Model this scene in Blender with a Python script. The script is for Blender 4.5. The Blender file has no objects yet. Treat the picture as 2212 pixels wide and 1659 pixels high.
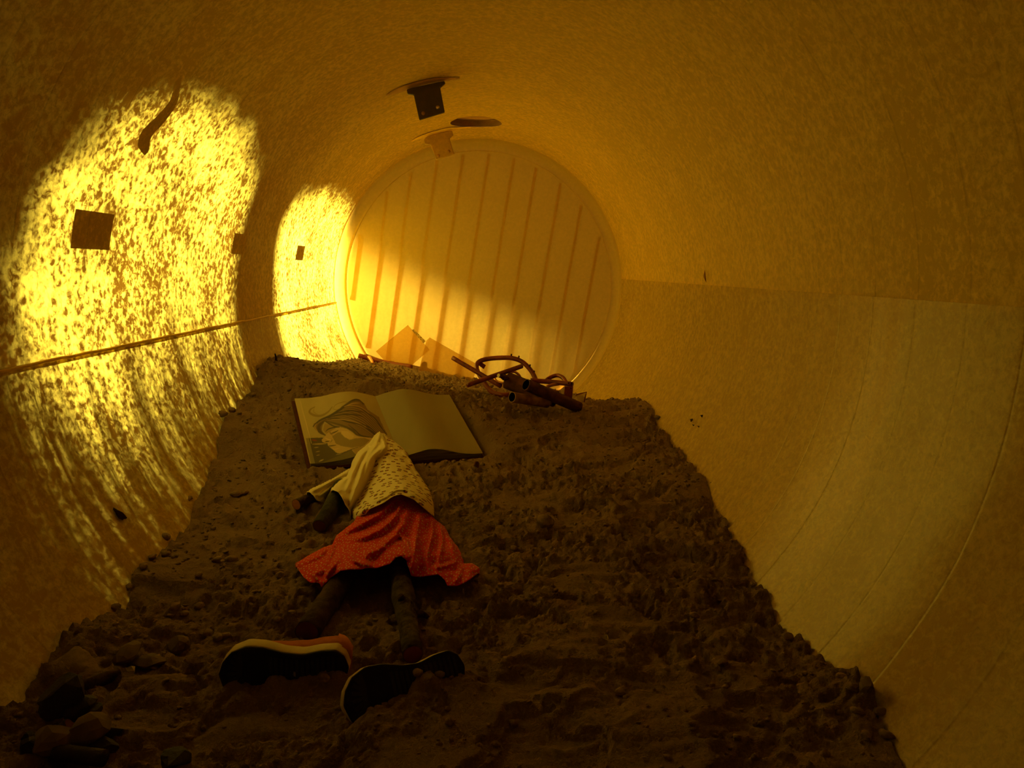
import bpy, math, random
import numpy as np
from mathutils import Vector, Matrix, geometry

# ------------------------------------------------------------------ units
# everything is laid out in tank radii; S turns a tank radius into metres
S = 0.65
TANK_L = 5.09
random.seed(7)
rng = np.random.default_rng(11)
scene = bpy.context.scene
COL = scene.collection

# ------------------------------------------------------------------ camera
FPX, PITCH, YAW = 1550.0, math.radians(9.03), math.radians(1.46)
CAM = np.array([0.10, 0.0, 0.125])
cam_data = bpy.data.cameras.new('camera')
cam_data.sensor_width = 36.0
cam_data.sensor_fit = 'HORIZONTAL'
cam_data.lens = FPX / 2212.0 * 36.0
cam_data.clip_start = 0.02
cam = bpy.data.objects.new('camera', cam_data)
COL.objects.link(cam)
cam.location = CAM * S
cam.rotation_euler = (math.pi / 2 - PITCH, 0.0, -YAW)
scene.camera = cam

# ------------------------------------------------------------------ sky, sun, exposure
SUN_EL = math.radians(22.0)
SUN_AZ = math.radians(4.0)      # the sun stands a little towards the far end
world = bpy.data.worlds.new('sky')
scene.world = world
world.use_nodes = True
wn = world.node_tree.nodes
wl = world.node_tree.links
wn.clear()
w_out = wn.new('ShaderNodeOutputWorld')
w_bg = wn.new('ShaderNodeBackground')
w_sky = wn.new('ShaderNodeTexSky')
w_sky.sky_type = 'NISHITA'
w_sky.sun_disc = False
w_sky.sun_elevation = SUN_EL
w_sky.sun_rotation = math.radians(-90) + SUN_AZ
w_bg.inputs['Strength'].default_value = 0.003
wl.new(w_sky.outputs['Color'], w_bg.inputs['Color'])
wl.new(w_bg.outputs['Background'], w_out.inputs['Surface'])

sun_data = bpy.data.lights.new('sun', 'SUN')
sun_data.energy = 66.0
sun_data.angle = math.radians(3.6)
sun_data.color = (1.0, 0.91, 0.76)
sun = bpy.data.objects.new('sun', sun_data)
COL.objects.link(sun)
sun.location = (-6, 2, 4)
sun.rotation_euler = Vector((-math.cos(SUN_EL) * math.cos(SUN_AZ), math.cos(SUN_EL) * math.sin(SUN_AZ), math.sin(SUN_EL))).to_track_quat('Z', 'Y').to_euler()

scene.view_settings.view_transform = 'Standard'
scene.view_settings.look = 'None'
scene.view_settings.gamma = 1.0
scene.view_settings.use_curve_mapping = False
scene.view_settings.exposure = 0.15
scene.cycles.use_denoising = True
scene.cycles.max_bounces = 14
scene.cycles.diffuse_bounces = 9
scene.cycles.glossy_bounces = 4
scene.cycles.transmission_bounces = 8

# ------------------------------------------------------------------ noise (numpy)
def _hash(ix, iy, seed):
    h = (ix.astype(np.int64) * 374761393 + iy.astype(np.int64) * 668265263 + seed * 974711) & 0xFFFFFFFF
    h = ((h ^ (h >> 13)) * 1274126177) & 0xFFFFFFFF
    return ((h ^ (h >> 16)) & 0xFFFF) / 65535.0

def vnoise(x, y, seed=0):
    ix, iy = np.floor(x), np.floor(y)
    fx, fy = x - ix, y - iy
    fx = fx * fx * fx * (fx * (fx * 6 - 15) + 10)
    fy = fy * fy * fy * (fy * (fy * 6 - 15) + 10)
    a = _hash(ix, iy, seed); b = _hash(ix + 1, iy, seed)
    c = _hash(ix, iy + 1, seed); d = _hash(ix + 1, iy + 1, seed)
    return (a * (1 - fx) + b * fx) * (1 - fy) + (c * (1 - fx) + d * fx) * fy

def fbm(x, y, octaves=4, seed=0, gain=0.5):
    s, amp, tot = 0.0, 1.0, 0.0
    for o in range(octaves):
        s = s + amp * vnoise(x * 2 ** o + 17.3 * o, y * 2 ** o + 5.7 * o, seed + o)
        tot += amp
        amp *= gain
    return s / tot

def smooth(e0, e1, x):
    t = np.clip((x - e0) / (e1 - e0), 0, 1)
    return t * t * (3 - 2 * t)

# ------------------------------------------------------------------ book frame (a plane tilted on the sand bank)
BK_C = np.array([-0.333, 2.85, -0.504])
BK_W, BK_H = 0.669, 0.456
_rx, _ry, _rz = [math.radians(v) for v in (21.66, 3.06, 22.66)]
BK_M = np.array(Matrix.Rotation(_rz, 3, 'Z') @ Matrix.Rotation(_ry, 3, 'Y') @ Matrix.Rotation(_rx, 3, 'X'))
BK_N = BK_M[:, 2]

# ------------------------------------------------------------------ the sand surface
GX = np.array([-1.05, -0.9, -0.6, -0.3, 0.0, 0.3, 0.6, 0.85, 1.05])
GY = np.array([-2.0, 0.6, 1.0, 1.5, 2.0, 2.35, 2.65, 3.0, 3.3, 3.6, 4.2, 5.3])
GZ = np.array([
    [-.64, -.64, -.66, -.67, -.67, -.67, -.66, -.64, -.63],
    [-.62, -.62, -.65, -.66, -.66, -.66, -.66, -.64, -.63],
    [-.61, -.62, -.65, -.66, -.66, -.66, -.66, -.645, -.64],
    [-.62, -.625, -.65, -.655, -.65, -.65, -.645, -.65, -.65],
    [-.57, -.58, -.62, -.635, -.63, -.62, -.615, -.615, -.61],
    [-.49, -.51, -.59, -.625, -.625, -.605, -.59, -.57, -.56],
    [-.40, -.42, -.53, -.60, -.61, -.59, -.575, -.56, -.55],
    [-.35, -.37, -.43, -.47, -.51, -.55, -.56, -.55, -.54],
    [-.28, -.29, -.345, -.405, -.455, -.515, -.53, -.52, -.51],
    [-.30, -.31, -.385, -.445, -.495, -.55, -.56, -.53, -.52],
    [-.40, -.41, -.46, -.525, -.58, -.645, -.67, -.66, -.64],
    [-.48, -.49, -.545, -.62, -.675, -.72, -.75, -.75, -.74]])
_nx, _ny = 106, 366
_bx = np.linspace(-1.05, 1.05, _nx)
_by = np.linspace(-2.0, 5.3, _ny)
def _lin(ax, v):
    i = np.clip(np.searchsorted(ax, v) - 1, 0, len(ax) - 2)
    return i, np.clip((v - ax[i]) / (ax[i + 1] - ax[i]), 0, 1)
_i, _fx = _lin(GX, _bx); _j, _fy = _lin(GY, _by)
_rows = GZ[:, _i] * (1 - _fx) + GZ[:, _i + 1] * _fx
BASE = _rows[_j] * (1 - _fy)[:, None] + _rows[_j + 1] * _fy[:, None]
for _k in range(5):
    p = np.pad(BASE, 2, mode='edge')
    BASE = (p[:-4] + p[1:-3] * 2 + p[2:-2] * 2 + p[3:-1] * 2 + p[4:])[:, 2:-2] / 8
    p = np.pad(BASE, 2, mode='edge')
    BASE = (p[:, :-4] + p[:, 1:-3] * 2 + p[:, 2:-2] * 2 + p[:, 3:-1] * 2 + p[:, 4:])[2:-2] / 8
_XX, _YY = np.meshgrid(_bx, _by)
_zp = BK_C[2] - ((_XX - BK_C[0]) * BK_N[0] + (_YY - BK_C[1]) * BK_N[1]) / BK_N[2]
_u = (_XX - BK_C[0]) * BK_M[0, 0] + (_YY - BK_C[1]) * BK_M[1, 0] + (_zp - BK_C[2]) * BK_M[2, 0]
_v = (_XX - BK_C[0]) * BK_M[0, 1] + (_YY - BK_C[1]) * BK_M[1, 1] + (_zp - BK_C[2]) * BK_M[2, 1]
_d = np.maximum(np.abs(_u) - BK_W / 2, np.abs(_v) - BK_H / 2)
BOOKMASK = 1 - smooth(0.0, 0.07, _d)
BASE = BASE * (1 - BOOKMASK) + (_zp - 0.026) * BOOKMASK

def _bil(A, x, y):
    fx = np.clip((x + 1.05) / 2.10 * (_nx - 1), 0, _nx - 1.001)
    fy = np.clip((y + 2.0) / 7.3 * (_ny - 1), 0, _ny - 1.001)
    ix, iy = fx.astype(int), fy.astype(int)
    fx, fy = fx - ix, fy - iy
    return (A[iy, ix] * (1 - fx) + A[iy, ix + 1] * fx) * (1 - fy) + (A[iy + 1, ix] * (1 - fx) + A[iy + 1, ix + 1] * fx) * fy

def base(x, y):
    return _bil(BASE, np.asarray(x, float), np.asarray(y, float))

# ------------------------------------------------------------------ photo pixels -> places
def ray(px, py):
    px, py = np.asarray(px, float), np.asarray(py, float)
    x = (px - 1106.0) / FPX
    z = -(py - 829.5) / FPX
    y = np.ones_like(x)
    c, s = math.cos(PITCH), math.sin(PITCH)
    y, z = c * y + s * z, -s * y + c * z
    c, s = math.cos(YAW), math.sin(YAW)
    x, y = c * x + s * y, -s * x + c * y
    return np.stack([x, y, z], -1)

def on_sand(px, py, h=0.0):
    """where the sight line meets the sand raised by h"""
    px, py = np.atleast_1d(np.asarray(px, float)), np.atleast_1d(np.asarray(py, float))
    h = np.broadcast_to(np.asarray(h, float), px.shape)
    d = ray(px, py)
    lo = np.full(px.shape, 0.5)
    hi = np.full(px.shape, 6.0)
    found = np.zeros(px.shape, bool)
    prev = np.full(px.shape, 0.5)
    for t in np.linspace(0.5, 6.0, 300):
        P = CAM + d * t
        below = (P[:, 2] < base(P[:, 0], P[:, 1]) + h) & ~found
        lo = np.where(below, prev, lo); hi = np.where(below, t, hi)
        found |= below
        prev = np.full(px.shape, t)
    for _ in range(24):
        m = (lo + hi) / 2
        P = CAM + d * m[:, None]
        below = P[:, 2] < base(P[:, 0], P[:, 1]) + h
        hi = np.where(below, m, hi); lo = np.where(below, lo, m)
    return CAM + d * ((lo + hi) / 2)[:, None]

def G(px, py, h=0.0):
    return on_sand([px], [py], [h])[0]

def at_y(px, py, Y):
    d = ray(px, py)
    return CAM + d * (Y / d[..., 1])[..., None] if d.ndim > 1 else CAM + d * (Y / d[1])

def on_wall(px, py, r=1.0):
    d = ray(px, py)
    A = d[0] ** 2 + d[2] ** 2; B = CAM[0] * d[0] + CAM[2] * d[2]; C = CAM[0] ** 2 + CAM[2] ** 2 - r * r
    return CAM + d * ((-B + math.sqrt(B * B - A * C)) / A)

# ------------------------------------------------------------------ building helpers
LOC = {}
def _link(o, parent):
    COL.objects.link(o)
    if parent is not None:
        o.parent = parent

def tag(o, label=None, cat=None, group=None, kind=None):
    if label: o['label'] = label
    if cat: o['category'] = cat
    if group: o['group'] = group
    if kind: o['kind'] = kind
    return o

def thing(name, label, cat, loc, group=None):
    o = bpy.data.objects.new(name, None)
    o.empty_display_size = 0.05
    COL.objects.link(o)
    o.location = Vector([float(v) * S for v in loc])
    LOC[o.name] = np.array(loc, float)
    return tag(o, label, cat, group)

def mk(name, verts, faces, mat, parent=None, smooth_shade=True, origin=None):
    """one mesh object; verts in tank radii, world place"""
    v = np.asarray(verts, float)
    if parent is not None:
        off = LOC[parent.name]
    elif origin is not None:
        off = np.asarray(origin, float)
    else:
        off = np.array([v[:, 0].mean(), v[:, 1].mean(), v[:, 2].min()])
    me = bpy.data.meshes.new(name)
    me.from_pydata(((v - off) * S).tolist(), [], [tuple(int(i) for i in f) for f in faces])
    me.update()
    if smooth_shade:
        me.polygons.foreach_set('use_smooth', [True] * len(me.polygons))
    me.materials.append(mat)
    o = bpy.data.objects.new(name, me)
    _link(o, parent)
    if parent is None:
        o.location = Vector((off * S).tolist())
    LOC[o.name] = off
    return o

def grid_faces(nr, nc, wrap=False):
    f = []
    for r in range(nr - 1):
        for c in range(nc - (0 if wrap else 1)):
            c2 = (c + 1) % nc
            f.append((r * nc + c, r * nc + c2, (r + 1) * nc + c2, (r + 1) * nc + c))
    return f

def recalc(o):
    import bmesh
    bm = bmesh.new(); bm.from_mesh(o.data)
    bmesh.ops.recalc_face_normals(bm, faces=bm.faces)
    bm.to_mesh(o.data); bm.free()
    return o

def resample(pts, n):
    """Catmull-Rom through pts, n samples"""
    p = np.asarray(pts, float)
    if len(p) == 2:
        return p[0] + (p[1] - p[0]) * np.linspace(0, 1, n)[:, None]
    q = np.vstack([2 * p[0] - p[1], p, 2 * p[-1] - p[-2]])
    t = np.linspace(0, len(p) - 1, n)
    i = np.clip(t.astype(int), 0, len(p) - 2)
    f = (t - i)[:, None]
    a, b, c, d = q[i], q[i + 1], q[i + 2], q[i + 3]
    return 0.5 * (2 * b + (c - a) * f + (2 * a - 5 * b + 4 * c - d) * f ** 2 + (3 * b - a - 3 * c + d) * f ** 3)

def frames(path):
    T = np.gradient(path, axis=0)
    T /= np.linalg.norm(T, axis=1)[:, None]
    up = np.array([0, 0, 1.0]) if abs(T[0, 2]) < 0.9 else np.array([1.0, 0, 0])
    U = []
    u = up - T[0] * (up @ T[0]); u /= np.linalg.norm(u)
    for t in T:
        u = u - t * (u @ t); u /= np.linalg.norm(u)
        U.append(u.copy())
    U = np.array(U)
    return T, U, np.cross(T, U)

def tube(path, radius, seg=14, rough=0.0, seed=0, caps=True, hollow=0.0, freq=14.0, squash=1.0):
    """verts, faces of a round bar or pipe along path (tank radii)"""
    path = np.asarray(path, float)
    n = len(path)
    r = np.broadcast_to(np.asarray(radius, float), (n,))
    T, U, V = frames(path)
    ang = np.linspace(0, 2 * math.pi, seg, endpoint=False)
    L = np.concatenate([[0], np.cumsum(np.linalg.norm(np.diff(path, axis=0), axis=1))])
    k = np.ones((n, seg))
    if rough:
        A_, L_ = np.meshgrid(ang, L)
        k += rough * (fbm(np.cos(A_) * 1.7 + 9, L_ * freq + np.sin(A_) * 1.7, 4, seed) - 0.5) * 2
    ring = lambda rr: (path[:, None] + (rr[:, None] * k)[..., None] * (np.cos(ang)[None, :, None] * U[:, None] * squash + np.sin(ang)[None, :, None] * V[:, None])).reshape(-1, 3)
    v = ring(r)
    f = grid_faces(n, seg, True)
    if hollow:
        v2 = ring(r * hollow)
        o = len(v)
        f += [tuple(i + o for i in reversed(q)) for q in grid_faces(n, seg, True)]
        v = np.vstack([v, v2])
        for e in (0, (n - 1) * seg):
            for c in range(seg):
                c2 = (c + 1) % seg
                q = (e + c, e + c2, o + e + c2, o + e + c)
                f.append(q if e else tuple(reversed(q)))
    elif caps:
        f.append(tuple(range(seg - 1, -1, -1)))
        f.append(tuple((n - 1) * seg + c for c in range(seg)))
    return v, f

def disc_cap(center, normal, r, seg=18, bulge=0.0):
    nrm = np.asarray(normal, float); nrm = nrm / np.linalg.norm(nrm)
    up = np.array([0, 0, 1.0]) if abs(nrm[2]) < 0.9 else np.array([1.0, 0, 0])
    u = np.cross(up, nrm); u /= np.linalg.norm(u); w = np.cross(nrm, u)
    v = [np.asarray(center) + nrm * bulge]
    for k in (0.5, 1.0):
        for c in range(seg):
            a = 2 * math.pi * c / seg
            v.append(np.asarray(center) + r * k * (math.cos(a) * u + math.sin(a) * w) + nrm * bulge * (1 - k * k))
    f = [(0, 1 + c, 1 + (c + 1) % seg) for c in range(seg)]
    f += [(1 + c, 1 + seg + c, 1 + seg + (c + 1) % seg, 1 + (c + 1) % seg) for c in range(seg)]
    return np.array(v), f

def box(c, ex, ey, ez):
    """a box about c with half-axes ex, ey, ez"""
    c, ex, ey, ez = [np.asarray(q, float) for q in (c, ex, ey, ez)]
    v = [c + sx * ex + sy * ey + sz * ez for sz in (-1, 1) for sy in (-1, 1) for sx in (-1, 1)]
    f = [(0, 2, 3, 1), (4, 5, 7, 6), (0, 1, 5, 4), (2, 6, 7, 3), (0, 4, 6, 2), (1, 3, 7, 5)]
    return np.array(v), f

def join(*pairs):
    V, F, o = [], [], 0
    for v, f in pairs:
        V.append(np.asarray(v)); F += [tuple(i + o for i in q) for q in f]; o += len(v)
    return np.vstack(V), F

def bevel(o, w, seg=2):
    m = o.modifiers.new('bevel', 'BEVEL'); m.width = w * S; m.segments = seg; m.limit_method = 'ANGLE'
    return o

_ico = None
def rock(center, size, seed=0, rough=0.3, sub=1, flat=1.0, facets=0):
    """an irregular stone: a rounded hull knocked about, optionally cut by flat facets"""
    import bmesh
    bm = bmesh.new()
    bmesh.ops.create_icosphere(bm, subdivisions=sub, radius=1.0)
    v = np.array([w.co[:] for w in bm.verts]); f = [tuple(w.index for w in q.verts) for q in bm.faces]
    bm.free()
    r = np.random.default_rng(seed)
    off = r.uniform(0, 50, 2)
    n = fbm(v[:, 0] * 1.6 + off[0], v[:, 1] * 1.6 + v[:, 2] * 1.3 + off[1], 3, seed)
    v = v * (1 + rough * (n - 0.5) * 2)[:, None]
    for k in range(facets):
        d = r.normal(size=3); d /= np.linalg.norm(d)
        lim = r.uniform(0.45, 0.75)
        pr = v @ d
        v = v - np.outer(np.maximum(pr - lim, 0), d)
    sz = np.broadcast_to(np.asarray(size, float), (3,)).copy(); sz[2] *= flat
    v = v * sz
    a = r.uniform(0, 6.28); c, s = math.cos(a), math.sin(a)
    v = np.stack([c * v[:, 0] - s * v[:, 1], s * v[:, 0] + c * v[:, 1], v[:, 2]], 1)
    return v + np.asarray(center), f

# ------------------------------------------------------------------ materials
def new_mat(name):
    m = bpy.data.materials.new(name)
    m.use_nodes = True
    n = m.node_tree.nodes
    n.clear()
    return m, n, m.node_tree.links

def nd(n, t, **kw):
    o = n.new(t)
    for k, v in kw.items():
        if k in o.inputs:
            o.inputs[k].default_value = v
        else:
            setattr(o, k, v)
    return o

def ramp(n, l, src, stops):
    r = n.new('ShaderNodeValToRGB')
    el = r.color_ramp.elements
    while len(el) < len(stops):
        el.new(0.5)
    for e, (p, c) in zip(el, stops):
        e.position = p
        e.color = c if len(c) == 4 else (*c, 1)
    l.new(src, r.inputs['Fac'])
    return r.outputs['Color']

def mixc(n, l, fac, a, b, mode='MIX'):
    m = n.new('ShaderNodeMix'); m.data_type = 'RGBA'; m.blend_type = mode
    for idx, v in ((0, fac), (6, a), (7, b)):
        if hasattr(v, 'links') or isinstance(v, bpy.types.NodeSocket):
            l.new(v, m.inputs[idx])
        else:
            m.inputs[idx].default_value = v if idx == 0 else ((*v, 1) if len(v) == 3 else v)
    return m.outputs[2]

def mathn(n, l, op, a, b=0.0, clamp=False):
    m = n.new('ShaderNodeMath'); m.operation = op; m.use_clamp = clamp
    for i, v in enumerate((a, b)):
        if isinstance(v, bpy.types.NodeSocket):
            l.new(v, m.inputs[i])
        else:
            m.inputs[i].default_value = v
    return m.outputs[0]

def coords(n, l, scale=(1, 1, 1), rot=(0, 0, 0)):
    tc = n.new('ShaderNodeTexCoord'); mp = n.new('ShaderNodeMapping')
    mp.inputs['Scale'].default_value = scale
    mp.inputs['Rotation'].default_value = rot
    l.new(tc.outputs['Object'], mp.inputs['Vector'])
    return mp.outputs['Vector']

def noise(n, l, vec, scale, detail=3.0, rough=0.5, dist=0.0):
    t = nd(n, 'ShaderNodeTexNoise', Scale=scale, Detail=detail, Roughness=rough, Distortion=dist)
    l.new(vec, t.inputs['Vector'])
    return t.outputs['Fac']

def bump(n, l, h, strength, dist):
    b = nd(n, 'ShaderNodeBump', Strength=strength, Distance=dist)
    l.new(h, b.inputs['Height'])
    return b.outputs['Normal']

def plain(name, color, rough=0.7, spec=0.3, var=0.25, scale=40.0, bump_s=0.3, bump_d=0.002, metal=0.0, color2=None, stretch=(1, 1, 1), coat=0.0):
    m, n, l = new_mat(name)
    out = n.new('ShaderNodeOutputMaterial'); p = n.new('ShaderNodeBsdfPrincipled')
    l.new(p.outputs[0], out.inputs['Surface'])
    vec = coords(n, l, stretch)
    f = noise(n, l, vec, scale, 5, 0.6)
    c2 = color2 if color2 else tuple(c * (1 - var * 1.6) for c in color)
    l.new(ramp(n, l, f, [(0.32, c2), (0.66, color)]), p.inputs['Base Color'])
    p.inputs['Roughness'].default_value = rough
    p.inputs['Specular IOR Level'].default_value = spec
    p.inputs['Metallic'].default_value = metal
    p.inputs['Coat Weight'].default_value = coat
    if bump_s:
        l.new(bump(n, l, noise(n, l, vec, scale * 2.5, 5, 0.65), bump_s, bump_d), p.inputs['Normal'])
    return m

def fibreglass(name, gloss=0.35, diff=(0.96, 0.635, 0.03), bright=(0.98, 0.74, 0.065), dark=(0.09, 0.042, 0.002), mix=0.34, mot=1.0, rings=True, grain=95.0, coat=0.6, tscale=1.0, coat_bump=0.35):
    """amber translucent laminate: light shines through it, mottled by the fibre mat"""
    m, n, l = new_mat(name)
    out = n.new('ShaderNodeOutputMaterial')
    vec = coords(n, l)
    fine = noise(n, l, vec, grain, 7, 0.72, 0.4)
    big = noise(n, l, vec, 7.0, 4, 0.6)
    spots = nd(n, 'ShaderNodeTexVoronoi', Scale=grain * 0.62, Randomness=1.0)
    l.new(vec, spots.inputs['Vector'])
    s = mathn(n, l, 'MULTIPLY', mathn(n, l, 'SUBTRACT', spots.outputs['Distance'], 0.45), 0.22)
    a = mathn(n, l, 'ADD', fine, s)
    a = mathn(n, l, 'ADD', a, mathn(n, l, 'MULTIPLY', mathn(n, l, 'SUBTRACT', big, 0.5), 0.5))
    mk_ = n.new('ShaderNodeMapRange'); mk_.inputs['From Min'].default_value = 0.42; mk_.inputs['From Max'].default_value = 0.67
    l.new(a, mk_.inputs['Value'])
    mm = mathn(n, l, 'ADD', mathn(n, l, 'MULTIPLY', mk_.outputs[0], mot), 1 - mot, True)
    tcol = mixc(n, l, mm, tuple(c * tscale for c in dark), tuple(c * tscale for c in bright))
    tr = n.new('ShaderNodeBsdfTranslucent')
    l.new(tcol, tr.inputs['Color'])
    p = n.new('ShaderNodeBsdfPrincipled')
    dcol = mixc(n, l, noise(n, l, vec, 34.0, 6, 0.7), tuple(c * 0.93 for c in diff), diff)
    h = mathn(n, l, 'MULTIPLY', noise(n, l, vec, 95.0, 4, 0.6), 0.35)
    if rings:
        # hoop lines left by winding: creases that run round the tank, at uneven spacing along it
        rv = coords(n, l, (0.06, 1.0, 0.06))
        w1 = noise(n, l, rv, 13.0, 2, 0.5)
        w2 = noise(n, l, rv, 70.0, 2, 0.5)
        crease = nd(n, 'ShaderNodeTexVoronoi', Scale=9.0, Randomness=0.7)
        crease.feature = 'DISTANCE_TO_EDGE'; crease.voronoi_dimensions = '1D'
        sep = n.new('ShaderNodeSeparateXYZ'); l.new(vec, sep.inputs[0])
        wy = mathn(n, l, 'ADD', sep.outputs['Y'], mathn(n, l, 'MULTIPLY', noise(n, l, vec, 1.6, 2), 0.03))
        l.new(wy, crease.inputs['W'])
        cl = ramp(n, l, crease.outputs['Distance'], [(0.0, (0, 0, 0)), (0.025, (1, 1, 1))])
        h = mathn(n, l, 'ADD', h, mathn(n, l, 'MULTIPLY', w1, 1.2))
        h = mathn(n, l, 'ADD', h, mathn(n, l, 'MULTIPLY', w2, 0.35))
        h = mathn(n, l, 'ADD', h, mathn(n, l, 'MULTIPLY', cl, 0.5))
        dcol = mixc(n, l, mathn(n, l, 'MULTIPLY', mathn(n, l, 'SUBTRACT', 1.0, cl), 0.35), dcol, tuple(c * 0.35 for c in diff))
        dcol = mixc(n, l, mathn(n, l, 'MULTIPLY', w2, 0.3), dcol, tuple(c * 0.8 for c in diff))
    l.new(dcol, p.inputs['Base Color'])
    p.inputs['Roughness'].default_value = 0.65
    p.inputs['Specular IOR Level'].default_value = 0.25
    p.inputs['Coat Weight'].default_value = coat
    p.inputs['Coat Roughness'].default_value = gloss
    nb = bump(n, l, h, 0.09, 0.004)
    l.new(nb, p.inputs['Normal']); l.new(bump(n, l, h, coat_bump, 0.004), p.inputs['Coat Normal'])
    mx = n.new('ShaderNodeMixShader'); mx.inputs[0].default_value = mix
    l.new(p.outputs[0], mx.inputs[1]); l.new(tr.outputs[0], mx.inputs[2])
    l.new(mx.outputs[0], out.inputs['Surface'])
    return m

M = {}
M['shell_top'] = fibreglass('amber laminate upper', gloss=0.45, coat=0.3)
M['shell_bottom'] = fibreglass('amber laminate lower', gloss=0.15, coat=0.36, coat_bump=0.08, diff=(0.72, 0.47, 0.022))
M['shell_end'] = fibreglass('amber laminate end', gloss=0.4, coat=0.2, rings=False, mot=0.35, grain=90.0, dark=(0.5, 0.28, 0.02), bright=(0.85, 0.50, 0.04), mix=0.55)
M['seam'] = fibreglass('dense laminate seam', gloss=0.4, coat=0.3, mix=0.12, rings=False)
M['resin'] = plain('brown resin', (0.52, 0.27, 0.03), 0.5, 0.4, scale=30)
M['bracket_dark'] = plain('dark bracket laminate', (0.10, 0.06, 0.02), 0.55, 0.4, scale=45)
M['bracket_pale'] = fibreglass('pale bracket laminate', gloss=0.4, coat=0.3, mix=0.35, rings=False, mot=0.4, diff=(0.62, 0.44, 0.08))
M['front'] = plain('light absorbing end', (0.05, 0.03, 0.012), 0.8, 0.2)  # made dark to soak up bounce light near the camera
M['hole_dark'] = plain('bolt hole', (0.02, 0.012, 0.004), 0.9, 0.1)
M['wood_lid'] = plain('weathered boards', (0.75, 0.45, 0.14), 0.8, 0.2, scale=9, stretch=(1, 9, 1), color2=(0.35, 0.18, 0.05))
M['collar'] = plain('ribbed collar', (0.34, 0.2, 0.045), 0.5, 0.4, scale=20)

def rib_mat():
    m, n, l = new_mat('thin amber strip')
    out = n.new('ShaderNodeOutputMaterial'); d = n.new('ShaderNodeBsdfDiffuse'); t = n.new('ShaderNodeBsdfTransparent')
    vec = coords(n, l)
    c = ramp(n, l, noise(n, l, vec, 30, 4, 0.6), [(0.3, (0.70, 0.50, 0.24)), (0.7, (0.88, 0.72, 0.45))])
    l.new(c, t.inputs['Color']); d.inputs['Color'].default_value = (0.5, 0.28, 0.04, 1)
    mx = n.new('ShaderNodeMixShader'); mx.inputs[0].default_value = 0.75
    l.new(d.outputs[0], mx.inputs[1]); l.new(t.outputs[0], mx.inputs[2]); l.new(mx.outputs[0], out.inputs['Surface'])
    return m
M['rib'] = rib_mat()

def sand_mat():
    m, n, l = new_mat('sand')
    out = n.new('ShaderNodeOutputMaterial'); p = n.new('ShaderNodeBsdfPrincipled')
    l.new(p.outputs[0], out.inputs['Surface'])
    vec = coords(n, l)
    f1 = noise(n, l, vec, 5.0, 5, 0.6)
    f2 = noise(n, l, vec, 160.0, 5, 0.7)
    c1 = ramp(n, l, f1, [(0.3, (0.26, 0.175, 0.115)), (0.7, (0.38, 0.265, 0.175))])
    c2 = mixc(n, l, mathn(n, l, 'MULTIPLY', f2, 0.5), c1, (0.14, 0.09, 0.055))
    l.new(c2, p.inputs['Base Color'])
    p.inputs['Roughness'].default_value = 0.95
    p.inputs['Specular IOR Level'].default_value = 0.1
    h = mathn(n, l, 'ADD', mathn(n, l, 'MULTIPLY', noise(n, l, vec, 70, 6, 0.7), 1.0), mathn(n, l, 'MULTIPLY', noise(n, l, vec, 300, 3, 0.6), 0.25))
    l.new(bump(n, l, h, 1.0, 0.010), p.inputs['Normal'])
    return m
M['sand'] = sand_mat()
M['clod'] = plain('sand clod', (0.31, 0.215, 0.14), 0.95, 0.1, scale=60, bump_s=0.8, bump_d=0.003)
M['stone'] = plain('grey brown stone', (0.20, 0.14, 0.09), 0.85, 0.2, scale=30)
M['dark_lump'] = plain('dark lump', (0.035, 0.026, 0.018), 0.7, 0.3, scale=30, bump_s=0.8, bump_d=0.004)
M['red_paint'] = plain('chipped red paint', (0.27, 0.04, 0.016), 0.45, 0.5, scale=35, color2=(0.12, 0.018, 0.009), bump_s=0.25)
M['rust'] = plain('rusted steel', (0.15, 0.055, 0.022), 0.85, 0.2, scale=45, color2=(0.06, 0.025, 0.012), bump_s=0.7)
M['dusty_pipe'] = plain('dusty pipe', (0.34, 0.20, 0.10), 0.85, 0.2, scale=28, color2=(0.13, 0.06, 0.03))
M['pipe_inside'] = plain('shaded pipe bore', (0.012, 0.008, 0.005), 0.95, 0.05)
M['bare_metal'] = plain('bare cut metal', (0.65, 0.55, 0.42), 0.35, 0.5, metal=0.6, scale=40)
M['copper'] = plain('bent copper', (0.62, 0.28, 0.13), 0.28, 0.6, metal=0.8, scale=30, bump_s=0.1)
M['bark'] = plain('bark', (0.11, 0.07, 0.042), 0.95, 0.1, scale=40, color2=(0.03, 0.02, 0.012), bump_s=1.0, bump_d=0.005)
M['bark_moss'] = plain('mossy bark', (0.085, 0.08, 0.035), 0.95, 0.1, scale=32, color2=(0.02, 0.018, 0.01), bump_s=1.0, bump_d=0.006)
M['bark_lichen'] = plain('bark with lichen', (0.14, 0.105, 0.055), 0.95, 0.1, scale=55, color2=(0.03, 0.022, 0.014), bump_s=1.0, bump_d=0.005)
M['cut_wood'] = plain('cut wood', (0.50, 0.22, 0.10), 0.8, 0.2, scale=50, color2=(0.33, 0.12, 0.05))
M['cut_red'] = plain('red cut wood', (0.15, 0.05, 0.026), 0.8, 0.2, scale=50)
M['canvas'] = plain('orange canvas', (0.50, 0.17, 0.05), 0.9, 0.1, scale=120, bump_s=0.5, bump_d=0.001, var=0.12)
M['rubber_white'] = plain('off white rubber', (0.62, 0.52, 0.36), 0.6, 0.3, scale=25, var=0.15, bump_s=0.1)
M['rubber_black'] = plain('black rubber', (0.018, 0.017, 0.016), 0.75, 0.25, scale=40)
M['tread'] = plain('worn tread', (0.045, 0.042, 0.038), 0.8, 0.25, scale=40)
M['lining'] = plain('shoe lining', (0.30, 0.20, 0.12), 0.95, 0.1)
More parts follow.
